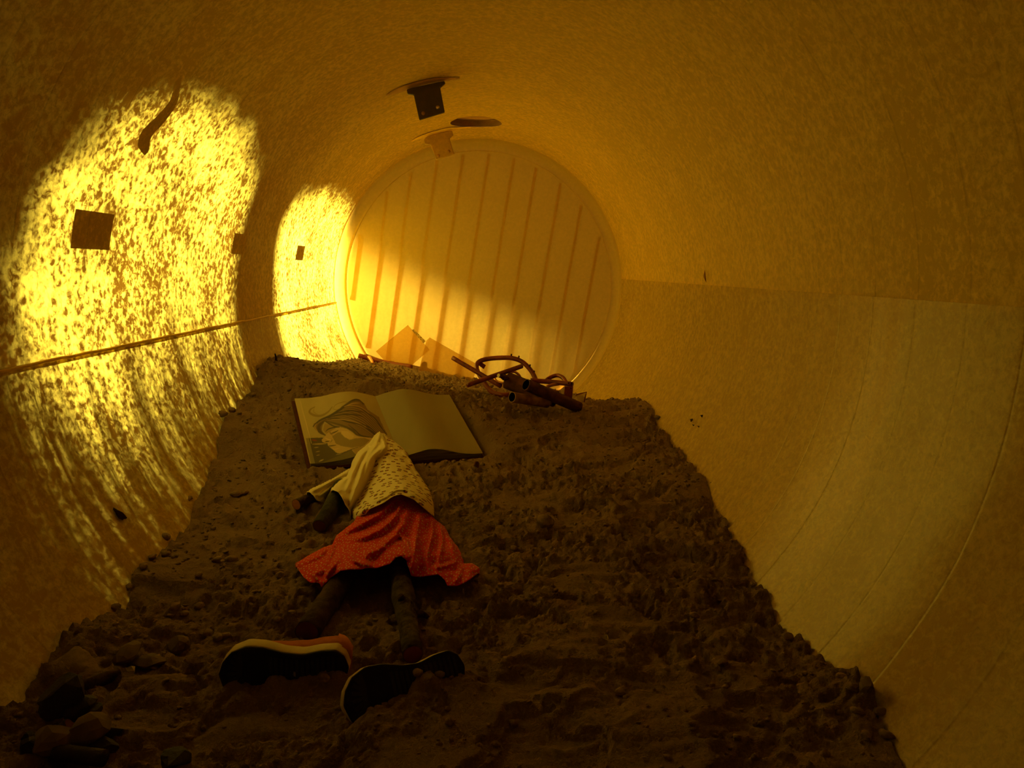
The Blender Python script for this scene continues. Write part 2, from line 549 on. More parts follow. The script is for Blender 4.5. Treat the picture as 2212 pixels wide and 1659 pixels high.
M['cover'] = plain('dark red book cloth', (0.10, 0.022, 0.012), 0.8, 0.2, scale=90, bump_s=0.3, bump_d=0.0006)
M['paper'] = plain('blank page', (0.33, 0.29, 0.19), 0.55, 0.25, scale=2.2, stretch=(8, 1, 1), var=0.06, bump_s=0.05)
M['page_edge'] = plain('page edges', (0.30, 0.25, 0.16), 0.8, 0.15, scale=14, stretch=(1, 1, 30), color2=(0.10, 0.08, 0.05), bump_s=0.8)
M['grass'] = plain('grass', (0.10, 0.14, 0.04), 0.8, 0.2)
M['leaves'] = plain('leaves', (0.07, 0.12, 0.03), 0.7, 0.3)
M['earth'] = plain('darkened earth', (0.035, 0.027, 0.018), 0.95, 0.1, scale=8)  # earth darkened to cut sunlight bounced into the tank
M['steel_plate'] = plain('steel plate', (0.25, 0.22, 0.2), 0.6, 0.4, metal=0.5)
M['dead_leaf'] = plain('dead leaf', (0.07, 0.035, 0.012), 0.85, 0.2, scale=60)

def printed_mat():
    m, n, l = new_mat('printed page')
    out = n.new('ShaderNodeOutputMaterial'); p = n.new('ShaderNodeBsdfPrincipled')
    l.new(p.outputs[0], out.inputs['Surface'])
    at = n.new('ShaderNodeAttribute'); at.attribute_name = 'print'
    l.new(at.outputs['Color'], p.inputs['Base Color'])
    p.inputs['Roughness'].default_value = 0.5
    p.inputs['Specular IOR Level'].default_value = 0.3
    return m
M['printed'] = printed_mat()

def cloth_mat(name, ground, dot, scale, thr, dot2=None, stretch=(1, 1, 1), weave=500.0, ring=False, rot=(0, 0, 0)):
    m, n, l = new_mat(name)
    out = n.new('ShaderNodeOutputMaterial'); p = n.new('ShaderNodeBsdfPrincipled')
    vec = coords(n, l)
    base_c = mixc(n, l, noise(n, l, vec, 14, 4, 0.6), tuple(c * 0.85 for c in ground), ground)
    if dot:
        av = n.new('ShaderNodeAttribute'); av.attribute_name = 'cloth'
        mp = n.new('ShaderNodeMapping'); mp.inputs['Scale'].default_value = stretch; mp.inputs['Rotation'].default_value = rot
        l.new(av.outputs['Vector'], mp.inputs['Vector'])
        dv = mp.outputs['Vector']
        vo = nd(n, 'ShaderNodeTexVoronoi', Scale=scale, Randomness=0.7); vo.voronoi_dimensions = '2D'
        l.new(dv, vo.inputs['Vector'])
        inside = ramp(n, l, vo.outputs['Distance'], [(thr, (1, 1, 1)), (thr + 0.05, (0, 0, 0))])
        dc = dot
        if ring:
            core = ramp(n, l, vo.outputs['Distance'], [(thr * 0.42, (1, 1, 1)), (thr * 0.55, (0, 0, 0))])
            dc = mixc(n, l, core, dot, dot2)
        base_c = mixc(n, l, inside, base_c, dc)
    l.new(base_c, p.inputs['Base Color'])
    p.inputs['Roughness'].default_value = 0.95
    p.inputs['Specular IOR Level'].default_value = 0.1
    p.inputs['Sheen Weight'].default_value = 0.15
    h = mathn(n, l, 'ADD', mathn(n, l, 'MULTIPLY', noise(n, l, vec, 45, 4, 0.6), 1.0), mathn(n, l, 'MULTIPLY', noise(n, l, vec, weave, 2), 0.12))
    l.new(bump(n, l, h, 0.35, 0.004), p.inputs['Normal'])
    tr = n.new('ShaderNodeBsdfTranslucent'); l.new(base_c, tr.inputs['Color'])
    mx = n.new('ShaderNodeMixShader'); mx.inputs[0].default_value = 0.12
    l.new(p.outputs[0], mx.inputs[1]); l.new(tr.outputs[0], mx.inputs[2])
    l.new(mx.outputs[0], out.inputs['Surface'])
    return m
M['blouse'] = cloth_mat('cream printed cotton', (0.92, 0.84, 0.60), (0.10, 0.07, 0.05), 66.0, 0.21, dot2=(0.62, 0.14, 0.06), stretch=(0.8, 1.0, 1.0), ring=True)
M['blouse_plain'] = cloth_mat('cream plain cotton', (0.90, 0.82, 0.60), None, 1, 0)
M['skirt'] = cloth_mat('red sprigged cotton', (0.72, 0.028, 0.010), (0.72, 0.46, 0.2), 185.0, 0.17, stretch=(1.0, 0.6, 1.0), rot=(0, 0, 0.5))

def glass_mat(name, col=(0.9, 0.8, 0.5)):
    m, n, l = new_mat(name)
    out = n.new('ShaderNodeOutputMaterial'); p = n.new('ShaderNodeBsdfPrincipled')
    p.inputs['Base Color'].default_value = (*col, 1)
    p.inputs['Roughness'].default_value = 0.08
    p.inputs['Transmission Weight'].default_value = 0.75
    p.inputs['IOR'].default_value = 1.45
    vec = coords(n, l)
    l.new(bump(n, l, noise(n, l, vec, 40, 2), 0.15, 0.002), p.inputs['Normal'])
    l.new(p.outputs[0], out.inputs['Surface'])
    return m
M['glass'] = glass_mat('dusty clear plastic')

# ------------------------------------------------------------------ the tank
SEAM_L, SEAM_R = math.radians(-5.5), math.radians(176.6)
HOLE_Y, HOLE_TH, HOLE_R = 4.48, math.radians(90.0), 0.155
Y0 = -1.5

def shell(name, th0, th1, r_in, mat, hole=False):
    nth = 132
    th = np.linspace(th0, th1, nth)
    ys = np.arange(Y0, TANK_L - 0.06 + 1e-6, 0.024)
    ny = len(ys)
    TH, YS = np.meshgrid(th, ys)
    if hole:
        du, dv = TH - HOLE_TH, YS - HOLE_Y
        d = np.hypot(du, dv)
        near = (np.abs(d - HOLE_R) < 0.0135) | ((d < HOLE_R) & (d > HOLE_R - 0.026))
        k = np.where(near & (d > 1e-6), HOLE_R / np.maximum(d, 1e-6), 1.0)
        TH = HOLE_TH + du * k; YS = HOLE_Y + dv * k
    wob = 0.006 * (fbm(np.cos(TH) * 1.5 + 4, YS * 1.1 + np.sin(TH) * 1.5, 3, 5) - 0.5) + 0.0035 * (fbm(YS * 7, np.cos(TH) * 0.4 + 2, 2, 9) - 0.5)
    r = r_in + wob
    v = np.stack([-np.cos(TH) * r, YS, np.sin(TH) * r], -1).reshape(-1, 3)
    f = grid_faces(ny, nth)
    if hole:
        thf, yf = TH.ravel(), YS.ravel()
        keep = []
        for q in f:
            c = np.hypot(np.mean(thf[list(q)]) - HOLE_TH, np.mean(yf[list(q)]) - HOLE_Y)
            if c > HOLE_R * 0.985:
                keep.append(q)
        f = keep
    o = mk(name, v, f, mat, origin=(0, 0, 0))
    return tag(o, kind='structure')

wall_top = tag(shell('wall_top', SEAM_L - 0.009, SEAM_R + 0.009, 1.0, M['shell_top'], hole=True), 'upper half of the curved amber fibreglass tank wall')
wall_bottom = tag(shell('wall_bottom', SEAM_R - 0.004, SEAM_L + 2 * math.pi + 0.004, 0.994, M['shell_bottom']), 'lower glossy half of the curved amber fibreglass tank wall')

def dome(name, y_edge, mat, sgn):
    prof = [(1.012, -0.03), (1.004, 0.0), (0.997, 0.028), (0.985, 0.052), (0.965, 0.066), (0.945, 0.072), (0.93, 0.07), (0.9, 0.074), (0.6, 0.09), (0.3, 0.098), (0.02, 0.10)]
    pr = resample(prof, 40)
    global DOME_R, DOME_D
    o_ = np.argsort(pr[:, 0]); DOME_R, DOME_D = pr[o_, 0], pr[o_, 1]
    seg = 128
    v = []
    for r_, d_ in pr:
        for c in range(seg):
            a = 2 * math.pi * c / seg
            v.append((r_ * math.cos(a), y_edge + sgn * d_, r_ * math.sin(a)))
    f = grid_faces(len(pr), seg, True)
    f.append(tuple((len(pr) - 1) * seg + c for c in range(seg)))
    return tag(mk(name, v, f, mat, origin=(0, 0, 0)), kind='structure')
wall_back = tag(dome('wall_back', TANK_L - 0.06, M['shell_end'], 1), 'round flat far end of the tank with faint slanting stripes')
wall_front = tag(dome('wall_front', Y0, M['front'], -1), 'round flat near end of the tank behind the viewer')

# stiffening ribs bonded on the outer face of the far end: seen through it as dim slanting stripes
for px_ in (757, 805, 850, 901, 954, 1008, 1062, 1112, 1169, 1221, 1272):
    cx = at_y(px_, 640, TANK_L)[0]; cz = at_y(px_, 640, TANK_L)[2]
    dirv = np.array([0.165, 0, 0.986]); dirv /= np.linalg.norm(dirv)
    off = cx * dirv[0] + cz * dirv[2]
    p0 = np.array([cx, 0, cz]) - dirv * off
    hh = math.sqrt(max(0.91 ** 2 - p0[0] ** 2 - p0[2] ** 2, 0.01))
    side = np.array([dirv[2], 0, -dirv[0]])
    V = []
    for q in np.linspace(-hh, hh, 26):
        for w_, t_ in ((-0.011, 0.0015), (0.011, 0.0015), (0.011, 0.0030), (-0.011, 0.0030)):
            p = p0 + dirv * q + side * w_
            V.append((p[0], TANK_L - 0.06 + float(np.interp(math.hypot(p[0], p[2]), DOME_R, DOME_D)) + t_, p[2]))
    F = grid_faces(26, 4, True) + [(0, 1, 2, 3), (103, 102, 101, 100)]
    recalc(mk('rib', V, F, M['rib'], parent=wall_back, smooth_shade=False))

# lap strips along the two long joints
def seam_strip(th, w, y0, y1, r_):
    ys = np.linspace(y0, y1, 160)
    v = []
    for i, y in enumerate(ys):
        jit = 0.004 * (vnoise(np.array(y * 16), np.array(3.0), 4) - 0.5)
        for k, (dt, dr) in enumerate(((-w, 0.001), (-w * 0.6, -0.003), (w * 0.6, -0.003), (w, 0.001))):
            t = th + dt + jit
            v.append((-math.cos(t) * (r_ + dr), y, math.sin(t) * (r_ + dr)))
    return np.array(v), grid_faces(len(ys), 4)
v, f = seam_strip(SEAM_L, 0.0042, Y0, TANK_L - 0.07, 0.992)
tag(mk('trim_1', v, f, M['seam'], origin=(0, 0, 0)), 'narrow dark lap joint along the sunlit side wall', kind='structure')

# collar and boards over the round opening in the roof
crown = thing('hatch_cover', 'brown slatted cover over the round opening in the tank roof', 'hatch', (0, HOLE_Y, 1.0))
seg = 56
v = []
lev = [(0.001, 1.0), (0.003, 1.012), (0.006, 0.99), (0.012, 1.015), (0.018, 0.99), (0.024, 1.015), (0.03, 1.01), (0.036, 1.01)]
for dz, k in lev:
    for c in range(seg):
        a = 2 * math.pi * c / seg
        x = HOLE_R * k * math.cos(a); y = HOLE_R * k * math.sin(a)
        v.append((x, HOLE_Y + y, math.sqrt(max(1 - x * x, 0)) * 1.0 + dz if dz < 0.03 else 1.0 + dz))
mk('collar', v, grid_faces(len(lev), seg, True), M['collar'], parent=crown)
for k in range(9):
    x0 = 0.0
    yy = HOLE_Y - 0.2 + 0.4 * (k + 0.5) / 9
    v, f = box((0, yy, 1.048 + 0.003 * (k % 2)), (0.21, 0, 0), (0, 0.0215, 0), (0, 0, 0.011))
    bevel(mk('board', v, f, M['wood_lid'], parent=crown, smooth_shade=False), 0.003)

# ------------------------------------------------------------------ sand bed
FLAT = []     # (x, y, rx, ry, angle, depth) pressed and smoothed places
def flatspot(px, py, w, h, depth=0.012, ang=0.0):
    g = G(px, py)
    FLAT.append((g[0], g[1], w, h, ang, depth))
for a_ in ((1230, 1120, .09, .10, .016, .5), (1400, 1100, .07, .12, .014, -.2), (1265, 1245, .11, .08, .014, .2), (1450, 1200, .06, .06, .016, 0), (1330, 1000, .10, .09, .012, .3),
           (1180, 960, .12, .07, .010, 0), (1060, 1070, .10, .10, .008, 0), (1300, 1330, .10, .06, .012, -.4), (1600, 1570, .10, .06, .02, .2), (1790, 1560, .06, .05, .02, 0),
           (1100, 1480, .12, .06, .012, .1), (1420, 1480, .10, .05, .012, 0), (560, 1180, .12, .12, .006, 0), (420, 1180, .07, .10, .006, 0), (1250, 1570, .09, .05, .014, .3), (330, 1560, .09, .05, .012, 0), (560, 1560, .10, .04, .012, 0.2), (1500, 1060, .07, .08, .012, 0)):
    flatspot(*a_[:4], depth=a_[4], ang=a_[5])
HEAPS = []    # (x, y, r, height) loose sand pushed up
def heap(px, py, r, h):
    g = G(px, py)
    HEAPS.append((g[0], g[1], r, h))
for a_ in ((590, 1475, .035, .016), (660, 1470, .04, .02), (730, 1465, .03, .016), (520, 1475, .02, .008), (880, 1520, .035, .014), (940, 1490, .04, .02), (990, 1470, .03, .018), (830, 1545, .03, .006), (560, 1530, .09, .015),
           (620, 768, .05, .012), (570, 800, .05, .015), (470, 905, .05, .02), (1390, 875, .05, .02), (1900, 1560, .09, .03), (1840, 1500, .07, .03), (150, 1400, .08, .03),
           (1135, 1000, .06, .012), (1230, 1010, .05, .012), (1290, 1060, .05, .015), (1120, 1200, .04, .01), (700, 1140, .03, .01), (940, 1330, .04, .012), (1060, 860, .05, .012), (1130, 872, .05, .02), (1165, 874, .05, .015)):
    heap(*a_)

def sand_z(x, y):
    z = base(x, y)
    bm_ = _bil(BOOKMASK, x, y)
    calm = smooth(0.50, 0.66, fbm(x * 4.0 + 3, y * 4.0, 3, 21))
    flat = np.zeros_like(z)
    for (cx, cy, rx, ry, an, dep) in FLAT:
        c, s = math.cos(an), math.sin(an)
        u = ((x - cx) * c + (y - cy) * s) / rx; w = (-(x - cx) * s + (y - cy) * c) / ry
        wob = 1.3 * (fbm(x * 11, y * 11, 3, 33) - 0.5)
        d = (np.abs(u) ** 3 + np.abs(w) ** 3) ** (1 / 3) + wob
        k = 1 - smooth(0.70, 0.98, d)
        rim = np.exp(-((d - 1.08) / 0.13) ** 2)
        z = z - dep * 0.5 * k + dep * 0.3 * rim * smooth(0.4, 0.6, fbm(x * 9, y * 9, 2, 77))
        flat = np.maximum(flat, k)
    for (cx, cy, r, h) in HEAPS:
        d2 = ((x - cx) ** 2 + (y - cy) ** 2) / (r * r)
        z = z + h * np.exp(-d2) * (0.7 + 0.6 * fbm(x * 40, y * 40, 2, 8))
    calm = np.maximum(calm, flat)
    rough = 1 - 0.8 * calm
    edge = smooth(0.68, 0.86, np.abs(x))
    far = smooth(2.6, 3.1, y)
    near = smooth(2.4, 1.4, y)
    amp = (0.55 + 0.35 * edge + 0.15 * far * (1 - edge * 0.4)) * rough
    z = z + 0.026 * (fbm(x * 4.2, y * 4.2, 3, 2) - 0.5) * (1 - bm_)
    clump = fbm(x * 19, y * 19, 5, 3, 0.62)
    z = z + 0.046 * (np.abs(clump - 0.5) * 2 - 0.25) * amp * (1 - 0.75 * bm_)
    z = z + 0.022 * (fbm(x * 50, y * 50, 3, 14, 0.65) - 0.5) * amp * (1 - 0.5 * bm_)
    z = z + 0.018 * (fbm(x * 6, y * 26, 3, 6) - 0.5) * (0.4 + 0.6 * calm) * (1 - bm_)
    led = fbm(x * 5.5 + 2, y * 7.5, 4, 71)
    z = z + 0.011 * (smooth(0.50, 0.525, led) - 0.5) * (1 - bm_) * (1 - 0.5 * edge) + 0.008 * (smooth(0.42, 0.44, led) - 0.5) * (1 - bm_)
    pits = smooth(0.60, 0.74, fbm(x * 24, y * 24, 3, 41))
    z = z - 0.018 * pits * rough * (1 - bm_)
    return z

ys = [-1.4]
while ys[-1] < TANK_L + 0.02:
    y = ys[-1]
    ys.append(y + (0.06 if y < 0.7 else 0.0042 + 0.0030 * (y - 0.7)))
ys = np.array(ys)
us = np.linspace(-1, 1, 400)
xl = np.full(len(ys), -0.8); xr = np.full(len(ys), 0.8)
for _ in range(6):
    zl = sand_z(xl, ys); zr = sand_z(xr, ys)
    xl = -np.sqrt(np.maximum(0.99 ** 2 - zl ** 2, 0.1)); xr = np.sqrt(np.maximum(0.99 ** 2 - zr ** 2, 0.1))
_k = np.ones(15) / 15
xl = np.convolve(np.pad(xl, 7, mode='edge'), _k, 'valid'); xr = np.convolve(np.pad(xr, 7, mode='edge'), _k, 'valid')
XS = xl[:, None] + (xr - xl)[:, None] * (us[None] + 1) / 2
YS2 = np.repeat(ys[:, None], len(us), 1)
ZS = sand_z(XS, YS2)
rcap = np.where(YS2 > TANK_L - 0.06, 0.93, 0.992)
rad = np.hypot(XS, ZS)
XS = np.where(rad > rcap, XS * rcap / rad, XS); ZS = np.where(rad > rcap, ZS * rcap / rad, ZS)
floor = mk('floor', np.stack([XS, YS2, ZS], -1).reshape(-1, 3), grid_faces(len(ys), len(us)), M['sand'], origin=(0, 0, 0))
tag(floor, 'trampled brown sand filling the bottom of the tank and banking up towards the far end', kind='structure')

# ------------------------------------------------------------------ outside the tank: what shades the sunlit wall
v, f = box((0, 2, -1.06), (26, 0, 0), (0, 26, 0), (0, 0, 0.03))
tag(mk('ground', v, f, M['earth'], smooth_shade=False), 'bare earth the tank stands on', kind='structure')

TAN = math.tan(SUN_EL)
def leaf_mesh(pts, size, seed):
    """one small folded leaf (two triangles a side) at every point"""
    r = np.random.default_rng(seed)
    n = len(pts)
    d = r.normal(size=(n, 3)); d /= np.linalg.norm(d, axis=1)[:, None]
    w = np.cross(d, r.normal(size=(n, 3))); w /= np.linalg.norm(w, axis=1)[:, None]
    nn = np.cross(d, w)
    L = (size * r.uniform(0.7, 1.3, n))[:, None]
    a = pts - d * L; b = pts + d * L
    c = pts + w * L * 0.45 + nn * L * 0.12; e = pts - w * L * 0.45 + nn * L * 0.12
    V = np.stack([a, c, b, e], 1).reshape(-1, 3)
    F = []
    for i in range(n):
        F += [(4 * i, 4 * i + 1, 4 * i + 2), (4 * i, 4 * i + 2, 4 * i + 3)]
    return V, F

tree = thing('tree', 'unseen leafy tree outside the tank, its crown shaped to shade the sunny wall', 'tree', (-4.0, 3.56, -1.03))
path = resample([(-4.0, 3.56, -1.08), (-4.02, 3.54, 0.2), (-3.97, 3.59, 1.2), (-4.0, 3.56, 2.6)], 40)
v, f = tube(path, np.linspace(0.35, 0.32, 40), 20, rough=0.12, seed=3, freq=3)
mk('trunk', v, f, M['bark'], parent=tree)
# crown shaped for its shade: low on the near side, arched over the sunlit wall
N = 38000
yy = rng.uniform(-1.8, 6.4, N)
low = np.interp(yy, [-1.8, 1.2, 1.5, 1.72, 1.92, 2.3, 2.75, 3.1, 3.42, 3.75, 4.1, 4.6, 5.0, 5.15, 6.4], [-.9, -.9, -.7, .20, .56, .70, .68, .50, .40, .50, .62, .64, .58, .30, .22])
top = 1.25
xx = rng.uniform(-4.8, -3.3, N)
zz = low + (-1.0 - xx) * TAN + np.abs(rng.normal(0, 0.05, N)) + rng.uniform(0, 1, N) ** 0.85 * (top + 0.55 - low) - 0.03
A1 = np.stack([xx, yy + 0.20, zz], 1)
N = 2300  # veil of small leaves added under the arch to dim the near sun patch
yy = 1.4 + 1.7 * rng.uniform(0, 1, N) ** 1.5
xx = rng.uniform(-4.8, -3.3, N)
zz = rng.uniform(-0.75, 0.62, N) + (-1.0 - xx) * TAN
A2 = np.stack([xx, yy + 0.20, zz], 1)
v, f = join(leaf_mesh(A1, 0.085, 5), leaf_mesh(A2, 0.042, 6))
tag(mk('shade_foliage', v, f, M['leaves'], parent=tree, smooth_shade=False), kind='stuff')

# tall grass at the foot of the sunny wall
N = 1500
V, F = [], []
for i in range(N):
    x0 = rng.uniform(-2.2, -1.35); y0 = rng.uniform(0.9, 5.3)
    top = rng.normal(0, 0.11) + float(np.interp(y0, [1.4, 1.7, 1.95, 2.1, 2.3, 2.6, 3.3, 3.7, 5], [.0, -.06, -.20, -.20, -.12, -.10, -.10, -.36, -.42])) + (-1.0 - x0) * TAN
    w = rng.uniform(0.006, 0.014)
    lean = rng.normal(0, 0.06, 2)
    p0 = np.array([x0, y0, -1.03]); h = top + 1.03
    for k in range(3):
        q = p0 + np.array([lean[0] * (k / 2) ** 2, lean[1] * (k / 2) ** 2, h * k / 2])
        ww = w * (1.0, 0.8, 0.05)[k]
        V += [q + np.array([0, ww, 0]), q - np.array([0, ww, 0])]
    o = 6 * i
    F += [(o, o + 1, o + 3, o + 2), (o + 2, o + 3, o + 5, o + 4)]
tag(mk('tall_grass', np.array(V), F, M['grass'], smooth_shade=False), 'tall dry grass growing along the outer foot of the sunlit wall', 'grass', kind='stuff')

# lifting plates bonded to the outside of the wall: dark squares against the sun
def outer(th, y, r_):
    return np.array([-math.cos(th) * r_, y, math.sin(th) * r_])
def wall_patch(name, th0, th1, ya, yb, mat, label, cat, group=None, r0=1.008, r1=1.02):
    n_ = 8
    V = []
    for rr in (r0, r1):
        for t in np.linspace(th0, th1, n_):
            for y in (ya, yb):
                V.append(outer(t, y, rr))
    F = []
    for k in range(n_ - 1):
        a = 2 * k
        F.append((a, a + 1, a + 3, a + 2)); b = a + 2 * n_
        F.append((b, b + 2, b + 3, b + 1))
        F += [(a, a + 2, b + 2, b), (a + 1, b + 1, b + 3, a + 3)]
    F += [(0, 2 * n_, 2 * n_ + 1, 1), (2 * n_ - 2, 2 * n_ - 1, 4 * n_ - 1, 4 * n_ - 2)]
    return tag(mk(name, V, F, mat, smooth_shade=False), label, cat, group)
R_ = math.radians
wall_patch('lifting_plate', R_(10.6), R_(16.2), 1.90, 2.09, M['steel_plate'], 'square plate on the outside, a sharp dark silhouette in the brightest sunlit wall', 'plate')
wall_patch('lifting_plate', R_(11.2), R_(16.0), 3.04, 3.20, M['steel_plate'], 'square plate on the outside, a dim silhouette beside the tree shadow on the wall', 'plate')
wall_patch('lifting_plate', R_(10.5), R_(15.0), 4.02, 4.17, M['steel_plate'], 'square plate on the outside, a faint small silhouette nearest the far end', 'plate')
# a strap end hanging over the outside of the wall
cl = resample([(40.5, 2.10), (36.5, 2.16), (33.0, 2.15), (30.0, 2.12), (28.0, 2.13), (26.6, 2.155)], 30)
wd = np.interp(np.linspace(0, 1, 30), [0, .1, .5, .85, .93, 1], [.012, .018, .03, .034, .02, .003])
V = []
for (t, y), w in zip(cl, wd):
    for rr in (1.006, 1.016):
        V += [outer(R_(t), y - w, rr), outer(R_(t), y + w, rr)]
F = []
for k in range(29):
    a = 4 * k
    F += [(a, a + 1, a + 5, a + 4), (a + 2, a + 6, a + 7, a + 3), (a, a + 4, a + 6, a + 2), (a + 1, a + 3, a + 7, a + 5)]
tag(mk('strap', V, F, M['dead_leaf']), 'curved dark strap end hanging on the outside of the sunlit wall, seen as a silhouette', 'strap')

# ------------------------------------------------------------------ roof brackets
def roof_bracket(quad, Y, th0, th1, plate_mat, flange_mat, hole_mats, label, wing):
    """a T plate hanging from the roof across the tank, on a laminated foot"""
    tl, tr, br, bl = [at_y(x, y, Y) for x, y in quad]
    top_mid = (tl + tr) / 2
    t = thing('roof_bracket', label, 'bracket', top_mid)
    up = (tl + tr - bl - br) / 2; up /= np.linalg.norm(up)
    th = math.atan2(top_mid[2], -top_mid[0])
    topL = tl + up * 0.07; topR = tr + up * 0.07
    th_ = 0.010
    outline = [bl, br, tr, tr + (tr - tl) * wing + up * 0.012, tr + (tr - tl) * wing + up * 0.04, topR, topL, tl - (tr - tl) * wing + up * 0.04, tl - (tr - tl) * wing + up * 0.012, tl]
    out = []
    for p in outline:
        r_ = math.hypot(p[0], p[2])
        if r_ > 0.985:
            p = np.array([p[0] * 0.985 / r_, p[1], p[2] * 0.985 / r_])
        out.append(p)
    n_ = len(out)
    V = [p + np.array([0, -th_, 0]) for p in out] + [p + np.array([0, th_, 0]) for p in out]
    F = [tuple(range(n_ - 1, -1, -1)), tuple(range(n_, 2 * n_))] + [(k, (k + 1) % n_, n_ + (k + 1) % n_, n_ + k) for k in range(n_)]
    pl = recalc(mk('plate', V, F, plate_mat, parent=t, smooth_shade=False))
    bevel(pl, 0.004)
    for (fx, fy), hm in zip(((0.2, 0.2), (0.78, 0.26)), hole_mats):
        c = bl + (br - bl) * fx + (tl - bl) * fy + np.array([0, -th_ - 0.002, 0])
        v, f = tube([c, c + np.array([0, 0.006, 0])], 0.0085, 16)
        mk('bolt_hole', v, f, hm, parent=pl)
    # laminated foot: a ragged low hump of resin on the roof
    V = []
    nu_, nv_ = 40, 10
    for i in range(nu_):
        s = i / (nu_ - 1)
        tt = th0 + (th1 - th0) * s
        wv = 0.050 * math.sin(math.pi * min(max(s * 1.0, 0.03), 0.97)) ** 0.5 * (0.75 + 0.5 * float(vnoise(np.array(s * 9), np.array(2.0), 3)))
        for j in range(nv_):
            q = -1 + 2 * j / (nv_ - 1)
            hgt = 0.009 * (1 - q * q) * math.sin(math.pi * s) ** 0.6
            V.append(outer(tt, Y + 0.01 + q * wv, 0.996 - hgt))
    mk('foot', V, grid_faces(nu_, nv_), flange_mat, parent=t)
    return t
roof_bracket([(894, 206), (951, 190), (961, 243), (906, 260)], 3.47, R_(67), R_(87), M['bracket_dark'], M['resin'], (M['resin'], M['bare_metal']), 'dark square T bracket hanging from the tank roof, nearer one with a resin foot', 0.22)
roof_bracket([(930, 313), (971, 300), (982, 333), (942, 346)], 4.62, R_(66), R_(88), M['bracket_pale'], M['seam'], (M['resin'], M['resin']), 'pale square T bracket hanging from the roof beside the far end', 0.25)

# ------------------------------------------------------------------ loose sheets leaning on the far end
def sheet(name, pts, Y, mat, label):
    P = np.array([at_y(x, y, yy) for (x, y), yy in zip(pts, Y)])
    n_ = len(P)
    V = np.vstack([P + np.array([0, -0.004, 0]), P + np.array([0, 0.004, 0])])
    F = [tuple(range(n_)), tuple(range(2 * n_ - 1, n_ - 1, -1))] + [(k, n_ + k, n_ + (k + 1) % n_, (k + 1) % n_) for k in range(n_)]
    o = recalc(mk(name, V, F, mat, smooth_shade=False))
    return tag(o, label, 'sheet')
def clear_sheet():
    m = fibreglass('clear amber offcut', gloss=0.3, coat=0.4, mix=0.3, rings=False, mot=0.3, diff=(0.75, 0.46, 0.035))
    n, l = m.node_tree.nodes, m.node_tree.links
    out = [q for q in n if q.type == 'OUTPUT_MATERIAL'][0]
    src = out.inputs['Surface'].links[0].from_socket
    t = n.new('ShaderNodeBsdfTransparent'); t.inputs['Color'].default_value = (0.95, 0.86, 0.6, 1)
    mx = n.new('ShaderNodeMixShader'); mx.inputs[0].default_value = 0.6
    l.new(src, mx.inputs[1]); l.new(t.outputs[0], mx.inputs[2]); l.new(mx.outputs[0], out.inputs['Surface'])
    return m
M['sheet_a'] = clear_sheet()
sh = sheet('laminate_sheet', [(812, 759), (881, 702), (928, 756), (862, 812)], (4.93, 5.03, 5.0, 4.9), M['sheet_a'], 'square amber laminate offcut leaning on the far end with a lettered tape edge')
def tape_mat():
    m, n, l = new_mat('lettered tape')
    out = n.new('ShaderNodeOutputMaterial'); p = n.new('ShaderNodeBsdfPrincipled')
    l.new(p.outputs[0], out.inputs['Surface'])
    vec = coords(n, l, (1, 1, 1))
    k = ramp(n, l, noise(n, l, vec, 210, 1, 0.5), [(0.44, (0.30, 0.18, 0.04)), (0.52, (0.72, 0.50, 0.14))])
    l.new(k, p.inputs['Base Color']); p.inputs['Roughness'].default_value = 0.5
    return m
M['tape'] = tape_mat()
P = np.array([at_y(x, y, 5.0) for x, y in ((889, 713), (894, 711), (920, 737), (915, 741))]) + np.array([0, -0.008, 0])
V = np.vstack([P, P + np.array([0, 0.003, 0])])
mk('tape', V, [(0, 1, 2, 3), (7, 6, 5, 4), (0, 4, 5, 1), (1, 5, 6, 2), (2, 6, 7, 3), (3, 7, 4, 0)], M['tape'], parent=sh, smooth_shade=False)
sheet('laminate_sheet', [(921, 736), (928, 729), (1032, 788), (1015, 842), (930, 840), (905, 800)], (5.06, 5.06, 5.06, 4.97, 4.97, 4.99), M['sheet_a'], 'wider amber laminate offcut behind the bent red tubes, leaning on the far end')

